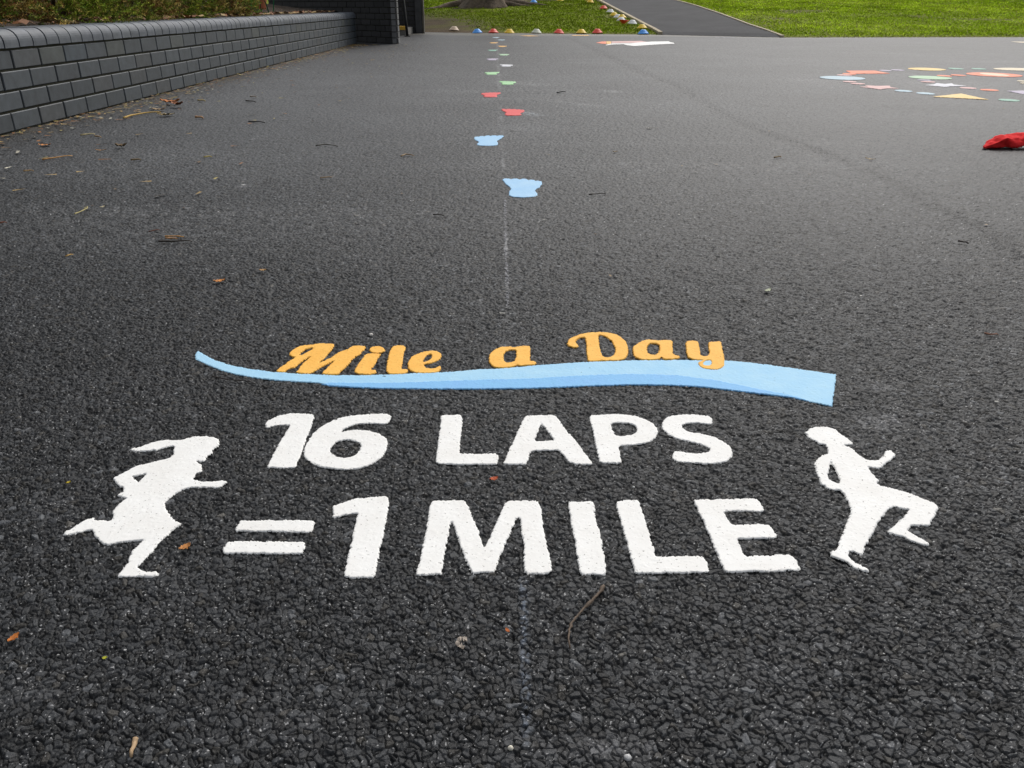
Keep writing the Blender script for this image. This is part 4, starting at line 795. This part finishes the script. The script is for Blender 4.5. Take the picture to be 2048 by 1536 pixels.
# ------------------------------------------------------------------ red bean bag
bx, by = gp(2015, 299)
rowsB = [  # each row left->right : back bottom, back mid, top, ridge, front-mid, front bottom
    [(-.088, .004, .003), (-.05, .075, .004), (-.01, .095, .004), (.04, .105, .006), (.10, .10, .012), (.140, .055, .024)],
    [(-.088, .004, .008), (-.05, .068, .026), (-.01, .085, .036), (.04, .092, .042), (.10, .085, .044), (.141, .050, .034)],
    [(-.086, .001, .010), (-.055, .026, .025), (-.018, .045, .044), (.030, .050, .052), (.085, .045, .053), (.139, .035, .040)],
    [(-.084, -.003, .010), (-.052, -.004, .020), (-.008, .003, .040), (.022, .012, .036), (.075, .010, .044), (.130, .020, .034)],
    [(-.084, -.003, .007), (-.050, .004, .009), (-.006, .018, .020), (.020, -.006, .020), (.060, -.002, .026), (.118, .018, .026)],
    [(-.084, -.001, .003), (-.046, .008, .003), (-.004, .022, .003), (.020, -.014, .003), (.048, -.010, .010), (.110, .018, .019)],
    [(-.082, .003, .001), (-.045, .035, .001), (0, .05, .001), (.022, .04, .001), (.05, .04, .004), (.110, .04, .014)]]
vs = [p for r_ in rowsB for p in r_]; nr = len(rowsB); nc_ = 6
fs = [(i * nc_ + k, i * nc_ + k + 1, ((i + 1) % nr) * nc_ + k + 1, ((i + 1) % nr) * nc_ + k) for i in range(nr) for k in range(nc_ - 1)]
fs += [tuple(i * nc_ for i in range(nr)), tuple(i * nc_ + nc_ - 1 for i in range(nr))[::-1]]
o = mesh_obj('bean_bag', vs, fs, M['cloth'], None, None, True); o.location = (bx, by, .001)
s_ = o.modifiers.new('sub', 'SUBSURF'); s_.levels = 3; s_.render_levels = 3
cr = o.data.attributes.new('crease_edge', 'FLOAT', 'EDGE')
for ed_ in o.data.edges:
    a_, b_ = sorted(ed_.vertices)
    if (a_ // nc_ == b_ // nc_ and a_ // nc_ in (2, 3)) or (b_ - a_ == nc_ and a_ % nc_ in (2, 3) and a_ // nc_ in (2, 3, 4)) or a_ % nc_ == 0: cr.data[ed_.index].value = .75
tx_ = bpy.data.textures.new('wrinkle', 'CLOUDS'); tx_.noise_scale = .022
dm = o.modifiers.new('wrinkle', 'DISPLACE'); dm.texture = tx_; dm.strength = .012; dm.mid_level = .5
tag(o, 'crumpled red cotton bean bag lying on the asphalt at the right edge', 'bean bag')

# ------------------------------------------------------------------ leaves, twigs and straw
def leaf(px, py, ln, wd, ang, col, label, curl=.25, lift=.003, group=None, name='fallen_leaf', cat='leaf'):
    x, y = gp(px, py); ca, sa = math.cos(ang), math.sin(ang); v = []; f = []; n = 8
    for i in range(n + 1):
        t = i / n; w_ = wd / 2 * math.sin(math.pi * min(max(t, .04), .97)) ** .75 * (1 + .12 * math.sin(i * 2.1 + px)); zz = lift + curl * ln * (4 * (t - .5) ** 2) * .35
        for j, s in enumerate((-1, -.5, 0, .5, 1)):
            u = (t - .5) * ln; ww_ = s * w_; v.append((u * ca - ww_ * sa, u * sa + ww_ * ca, zz + abs(s) * curl * wd * .35 + (.0004 + .05 * wd) * math.sin(i * 2.6 + j * 1.7 + px)))
    m = 5; f = [(i * m + j, (i + 1) * m + j, (i + 1) * m + j + 1, i * m + j + 1) for i in range(n) for j in range(m - 1)]
    off = len(v); v += [(a, b, c - .0005) for a, b, c in v]; f += [tuple(q + off for q in ff[::-1]) for ff in f]
    cl = np.repeat(np.array([col]), len(v), 0) * (.85 + .3 * rng.random((len(v), 1)))
    o = mesh_obj(name, v, f, M['litter'], None, cl, True); o.location = (x, y, 0); return tag(o, label, cat, group)
def twig(pxs, r, col, label, knots=(), group=None, name='twig', cat='twig', zz=.0022):
    P = [gp(*p) for p in pxs]; c = P[len(P) // 2]; pts = []
    for i in range(len(P) - 1):
        for k in range(4):
            t = k / 4; pts.append((P[i][0] * (1 - t) + P[i + 1][0] * t - c[0] + random.uniform(-.0006, .0006), P[i][1] * (1 - t) + P[i + 1][1] * t - c[1], zz + r + random.uniform(0, .0008)))
    pts.append((P[-1][0] - c[0], P[-1][1] - c[1], zz)); n = len(pts)
    rr = [r * (1 - .5 * i / n) * (1.6 if any(abs(i / n - k) < .04 for k in knots) else 1) * random.uniform(.9, 1.15) for i in range(n)]
    mb = MB(); mb.tube(pts, rr, 6, col); o = mb.build(name, M['litter'], None, True); o.location = (c[0], c[1], 0); return tag(o, label, cat, group), c
leaf(439, 565, .022, .013, .5, (.50, .20, .05), 'small orange leaf flake left of centre, larger of two near each other')
leaf(526, 543, .014, .009, .2, (.38, .22, .09), 'tiny tan leaf flake just above the small orange one left of centre')
leaf(988, 962, .010, .007, .4, (.42, .09, .035), 'tiny rust red leaf flake between the two white lines of lettering')
leaf(371, 1099, .012, .008, .9, (.40, .17, .05), 'small orange brown leaf flake right of the running girl')
leaf(29, 1281, .011, .006, 1.25, (.46, .15, .03), 'small bright orange leaf flake at the lower left')
leaf(1015, 1266, .006, .003, 2.1, (.42, .12, .03), 'very tiny orange flake left of the long knotted twig')
leaf(138, 969, .005, .003, .7, (.6, .45, .03), 'tiny yellow speck of leaf above the running girl\'s back foot', name='leaf_speck')
leaf(211, 1321, .004, .003, .3, (.55, .55, .05), 'tiny yellow green speck in the lower left', name='leaf_speck')
leaf(90, 292, .045, .022, .1, (.50, .21, .07), 'oval orange brown leaf near the foot of the low wall')
leaf(1535, 584, .020, .008, .8, (.42, .45, .32), 'pale green leaf sliver on the right of the yard')
leaf(1740, 320, .038, .012, -.9, (.30, .22, .12), 'curled tan leaf on the asphalt left of the red bean bag')
leaf(1230, 305, .02, .012, .2, (.25, .18, .1), 'tiny brown leaf crumb right of the blue footprints')
leaf(1298, 258, .03, .012, .2, (.35, .33, .3), 'pale speck of leaf in the middle distance')
leaf(205, 416, .016, .007, 1.2, (.55, .48, .30), 'pale papery flake beside a bent straw')
leaf(146, 258, .022, .012, .5, (.60, .60, .52), 'white papery flake near the low wall')
leaf(488, 372, .014, .010, .5, (.45, .45, .44), 'small chalky white flake left of the nearest blue footprint')
leaf(243, 296, .040, .035, .3, (.12, .075, .03), 'dark brown curled leaf lump left of the blue footprints', .5, .006)
leaf(202, 302, .04, .008, .05, (.40, .20, .06), 'thin orange leaf strip beside the dark brown lump')
# curled brown leaves of the heap near the wall
def pile():
    e = []
    for i, (px, py, ln, wd, an, c, cu, lb) in enumerate([(342, 210, .10, .06, .2, (.42, .15, .04), .35, 'big rusty orange curled leaf in the heap by the wall'), (356, 215, .08, .05, -.5, (.20, .07, .025), .45, 'dark red brown curled leaf at the right of the heap by the wall'),
                                                    (318, 222, .07, .035, .1, (.32, .22, .12), .3, 'tan curled leaf left of the rusty heap'), (306, 220, .03, .03, .4, (.5, .48, .4), .3, 'pale knobbly leaf scrap left of the rusty heap'),
                                                    (328, 233, .07, .03, -.2, (.18, .13, .05), .35, 'olive brown ragged leaf in front of the rusty heap'), (339, 232, .05, .025, .3, (.40, .32, .18), .35, 'small buff ragged leaf in front of the rusty heap')]):
        leaf(px, py, ln, wd, an, c, lb, cu, .006 + .008 * (i < 2), 'curled leaves heaped near the low wall')
pile()
t1, _c = twig([(1208, 1178), (1196, 1194), (1183, 1208), (1170, 1220), (1158, 1235), (1145, 1250), (1139, 1262), (1137, 1280), (1140, 1300)], .0014, (.11, .08, .058), 'long thin knotted brown twig in front of the white lettering', knots=(.05, .3, .68), zz=.0018)
twig([(271, 1484), (269, 1497), (263, 1516)], .0021, (.42, .29, .17), 'short fat tan stick at the lower left', name='stick', cat='stick', zz=.0008)
twig([(318, 486), (345, 486.5), (385, 484.5)], .0020, (.035, .028, .02), 'dark thin twig under the two orange pine needles')
twig([(330, 476), (368, 475.5)], .0016, (.55, .27, .06), 'orange pine needle above the dark twig, upper of two', name='pine_needle', cat='pine needle')
twig([(332, 480), (355, 479.5)], .0016, (.50, .23, .05), 'orange pine needle above the dark twig, lower of two', name='pine_needle', cat='pine needle')
twig([(150, 431), (160, 427), (175, 420), (176, 417), (168, 419)], .0016, (.42, .36, .16), 'bent pale straw with a hook on the left of the yard', name='straw', cat='straw')
twig([(298, 466), (320, 462)], .0015, (.12, .04, .02), 'short red brown twig above the orange pine needles')
twig([(132, 516), (147, 511)], .0015, (.42, .26, .08), 'short tan pine needle at the left', name='pine_needle', cat='pine needle')
twig([(1968, 671), (1982, 673), (1996, 672)], .0013, (.28, .13, .08), 'thin reddish forked twig near the right edge')
twig([(1915, 486), (1937, 489)], .0022, (.04, .03, .025), 'short dark twig on the right of the yard')
twig([(866, 432), (888, 433)], .0018, (.035, .03, .025), 'small dark twig left of the chalk line')
twig([(632, 294), (650, 291), (676, 294)], .0022, (.045, .04, .03), 'thin dark bent twig in the middle left')
twig([(1178, 392), (1212, 389)], .0016, (.04, .035, .03), 'thin dark twig right of the nearest blue footprint')
twig([(802, 315), (812, 311), (828, 313)], .0026, (.32, .22, .12), 'small tan bent twig left of the blue footprints')
twig([(641, 358), (664, 356)], .0018, (.30, .20, .10), 'short tan straw piece in the middle left', name='straw', cat='straw')
twig([(425, 757.5), (460, 764), (490, 765), (510, 770)], .0009, (.03, .024, .02), 'very thin dark twig under the left end of the blue ribbon')
twig([(86, 322), (112, 318), (145, 313)], .0028, (.42, .22, .07), 'orange dry stalk lying parallel to the low wall', name='straw', cat='straw')
twig([(262, 323), (282, 321)], .003, (.16, .11, .05), 'dull brown straw below the dark brown lump', name='straw', cat='straw')
twig([(162, 273), (190, 269.5)], .0035, (.40, .33, .17), 'pale yellow stalk beside the wall foot', name='straw', cat='straw')
twig([(190, 275), (203, 276)], .0032, (.38, .25, .13), 'short brown stalk just in front of the pale yellow stalk', name='straw', cat='straw')
twig([(48, 345), (68, 343)], .0025, (.34, .22, .10), 'pinkish tan pine needle at the far left', name='pine_needle', cat='pine needle')
twig([(0, 449), (14, 447)], .002, (.18, .06, .03), 'dark red needle at the left edge of the photo', name='pine_needle', cat='pine needle')
twig([(248, 239), (262, 234), (290, 229), (322, 226)], .005, (.42, .27, .07), 'long orange and yellow stalk leading to the leaf heap', name='straw', cat='straw')
twig([(391, 237.5), (407, 237.5)], .006, (.40, .23, .12), 'short thick tan stick right of the leaf heap', name='stick', cat='stick')
twig([(396, 203), (411, 203)], .005, (.42, .32, .14), 'pale straw right of and behind the leaf heap', name='straw', cat='straw')
twig([(497, 246), (530, 246)], .0035, (.03, .028, .025), 'dark twig right of the short tan stick')
twig([(492, 204), (512, 205)], .004, (.05, .045, .04), 'dark twig in the middle distance, nearer of two in front of the wall')
twig([(500, 195), (513, 195)], .004, (.28, .22, .16), 'tan twig in the middle distance, behind a dark twig')
twig([(408, 317), (424, 315)], .0028, (.40, .32, .10), 'yellow straw curl right of the dark lump', name='straw', cat='straw')
twig([(1114, 187.5), (1122, 185.6), (1131, 184.6)], .004, (.03, .03, .03), 'black twig in the middle of the yard near the footprints')
twig([(1548, 318), (1562, 315)], .0028, (.25, .18, .10), 'small tan twig left of the curled leaf on the right')
# pale crumpled scrap
def scrap():
    x, y = gp(924, 1288); n = 16; v = []; 
    for i in range(n):
        a = 2 * math.pi * i / n * .82 + .5; rr = .0046 + .001 * math.sin(i * 2.3)
        for q in (.55, 1.15): v.append((math.cos(a) * rr * q * .9, math.sin(a) * rr * q * 1.25, .0022 + .0018 * math.sin(i * 1.9 + q * 4)))
    f = [(2 * i, 2 * i + 1, 2 * i + 3, 2 * i + 2) for i in range(n - 1)]
    off = len(v); v += [(a, b, c - .0007) for a, b, c in v]; f += [tuple(k + off for k in ff[::-1]) for ff in f]
    o = mesh_obj('dry_leaf_scrap', v, f, M['litter'], None, np.repeat(np.array([[.36, .31, .26]]), len(v), 0), True); o.location = (x, y, 0)
    tag(o, 'pale crumpled skeleton of a leaf in front of the white letter M', 'leaf')
scrap()
# pebbles
for px, py, r_, c, lb in [(1021, 1497, .0022, (.6, .57, .48), 'tiny pale pebble by the chalk line at the bottom'), (1255, 1516, .003, (.42, .42, .42), 'grey white pebble at the bottom right of the chalk line'), (742, 670, .004, (.5, .48, .45), 'pale pebble above the orange M'), (1267, 975, .0014, (.7, .7, .68), 'tiny white grit between the white lines')]:
    n = 7; v = []; 
    for i in range(5):
        th = math.pi * i / 4
        for k in range(n): v.append((r_ * math.sin(th) * math.cos(k * 6.283 / n) * random.uniform(.8, 1.2), r_ * math.sin(th) * math.sin(k * 6.283 / n) * random.uniform(.8, 1.2), r_ * .7 * math.cos(th)))
    f = [(i * n + k, (i + 1) * n + k, (i + 1) * n + (k + 1) % n, i * n + (k + 1) % n) for i in range(4) for k in range(n)]
    o = mesh_obj('pebble', v, f, M['litter'], None, np.repeat(np.array([c]), len(v), 0), True); x, y = gp(px, py); o.location = (x, y, .0005); tag(o, lb, 'pebble')
# fine debris band along the wall foot: nobody could count it
def debris():
    g = np.random.default_rng(9); V = []; F = []; C = []; k = 0
    cols = [(.36, .25, .10), (.28, .13, .05), (.16, .10, .05), (.50, .47, .38), (.42, .34, .10), (.05, .04, .03)]
    for i in range(1500):
        y = g.uniform(2.2, 13.5); dx = abs(g.normal(0, .12)) + .01 if g.random() < .85 else g.uniform(0, 1.2)
        x = XW0 + SX * (y - 3.36) + dx
        if y > 11.6 and x < -1.6: y = 11.6 - g.random() * .4
        if y > 12: x += .6
        ln = g.uniform(.008, .045); w_ = g.uniform(.0015, .006); a = g.random() * 6.283; ca, sa = math.cos(a), math.sin(a); z = .002 + g.random() * .004; t = g.uniform(-.004, .004)
        for u, s, zz in ((-ln / 2, -w_, t), (ln / 2, -w_, -t), (ln / 2, w_, -t + .001), (-ln / 2, w_, t + .002)): V.append((x + u * ca - s * sa, y + u * sa + s * ca, z + abs(zz)))
        F.append((k, k + 1, k + 2, k + 3)); k += 4; C += [np.array(cols[g.choice(6, p=[.25, .25, .2, .06, .14, .10])]) * g.uniform(.6, 1.1)] * 4
    for i in range(260):             # brown leaves and needles lying on the bed just behind the coping
        y = g.uniform(2.8, 11.5); x = XW0 + SX * (y - 3.36) - .20 - abs(g.normal(0, .06)); ln = g.uniform(.02, .06); w_ = g.uniform(.006, .02); a = g.random() * 6.28; ca, sa = math.cos(a), math.sin(a)
        for u, s, zz in ((-ln / 2, -w_, .0), (ln / 2, -w_, .01), (ln / 2, w_, .02), (-ln / 2, w_, .008)): V.append((x + u * ca - s * sa, y + u * sa + s * ca, .392 + zz + g.random() * .012))
        F.append((k, k + 1, k + 2, k + 3)); k += 4; C += [np.array([(.30, .13, .05), (.20, .09, .04), (.35, .24, .10)][g.integers(3)]) * g.uniform(.5, 1.2)] * 4
    for i in range(240):             # stray grit over the yard
        y = g.uniform(.5, 9) ; x = g.uniform(-1.9, 2.4) * (.3 + y / 4); ln = g.uniform(.002, .008) * (1 + y * .15); w_ = ln * g.uniform(.12, .5); a = g.random() * 6.28; ca, sa = math.cos(a), math.sin(a)
        if x < -1.9 or (.55 < y < 1.2 and abs(x) < .5): continue
        for u, s in ((-ln / 2, -w_), (ln / 2, -w_), (ln / 2, w_), (-ln / 2, w_)): V.append((x + u * ca - s * sa, y + u * sa + s * ca, .0022 + g.random() * .001))
        F.append((k, k + 1, k + 2, k + 3)); k += 4; C += [np.array([(.30, .20, .10), (.03, .03, .03), (.40, .39, .36), (.16, .10, .06)][g.integers(4)]) * g.uniform(.5, 1.1)] * 4
    o = mesh_obj('leaf_litter', np.array(V), np.array(F), M['litter'], None, np.array(C)); tag(o, 'fine dry leaf litter and needles scattered along the wall foot and over the yard', 'litter', kind='stuff')
debris()
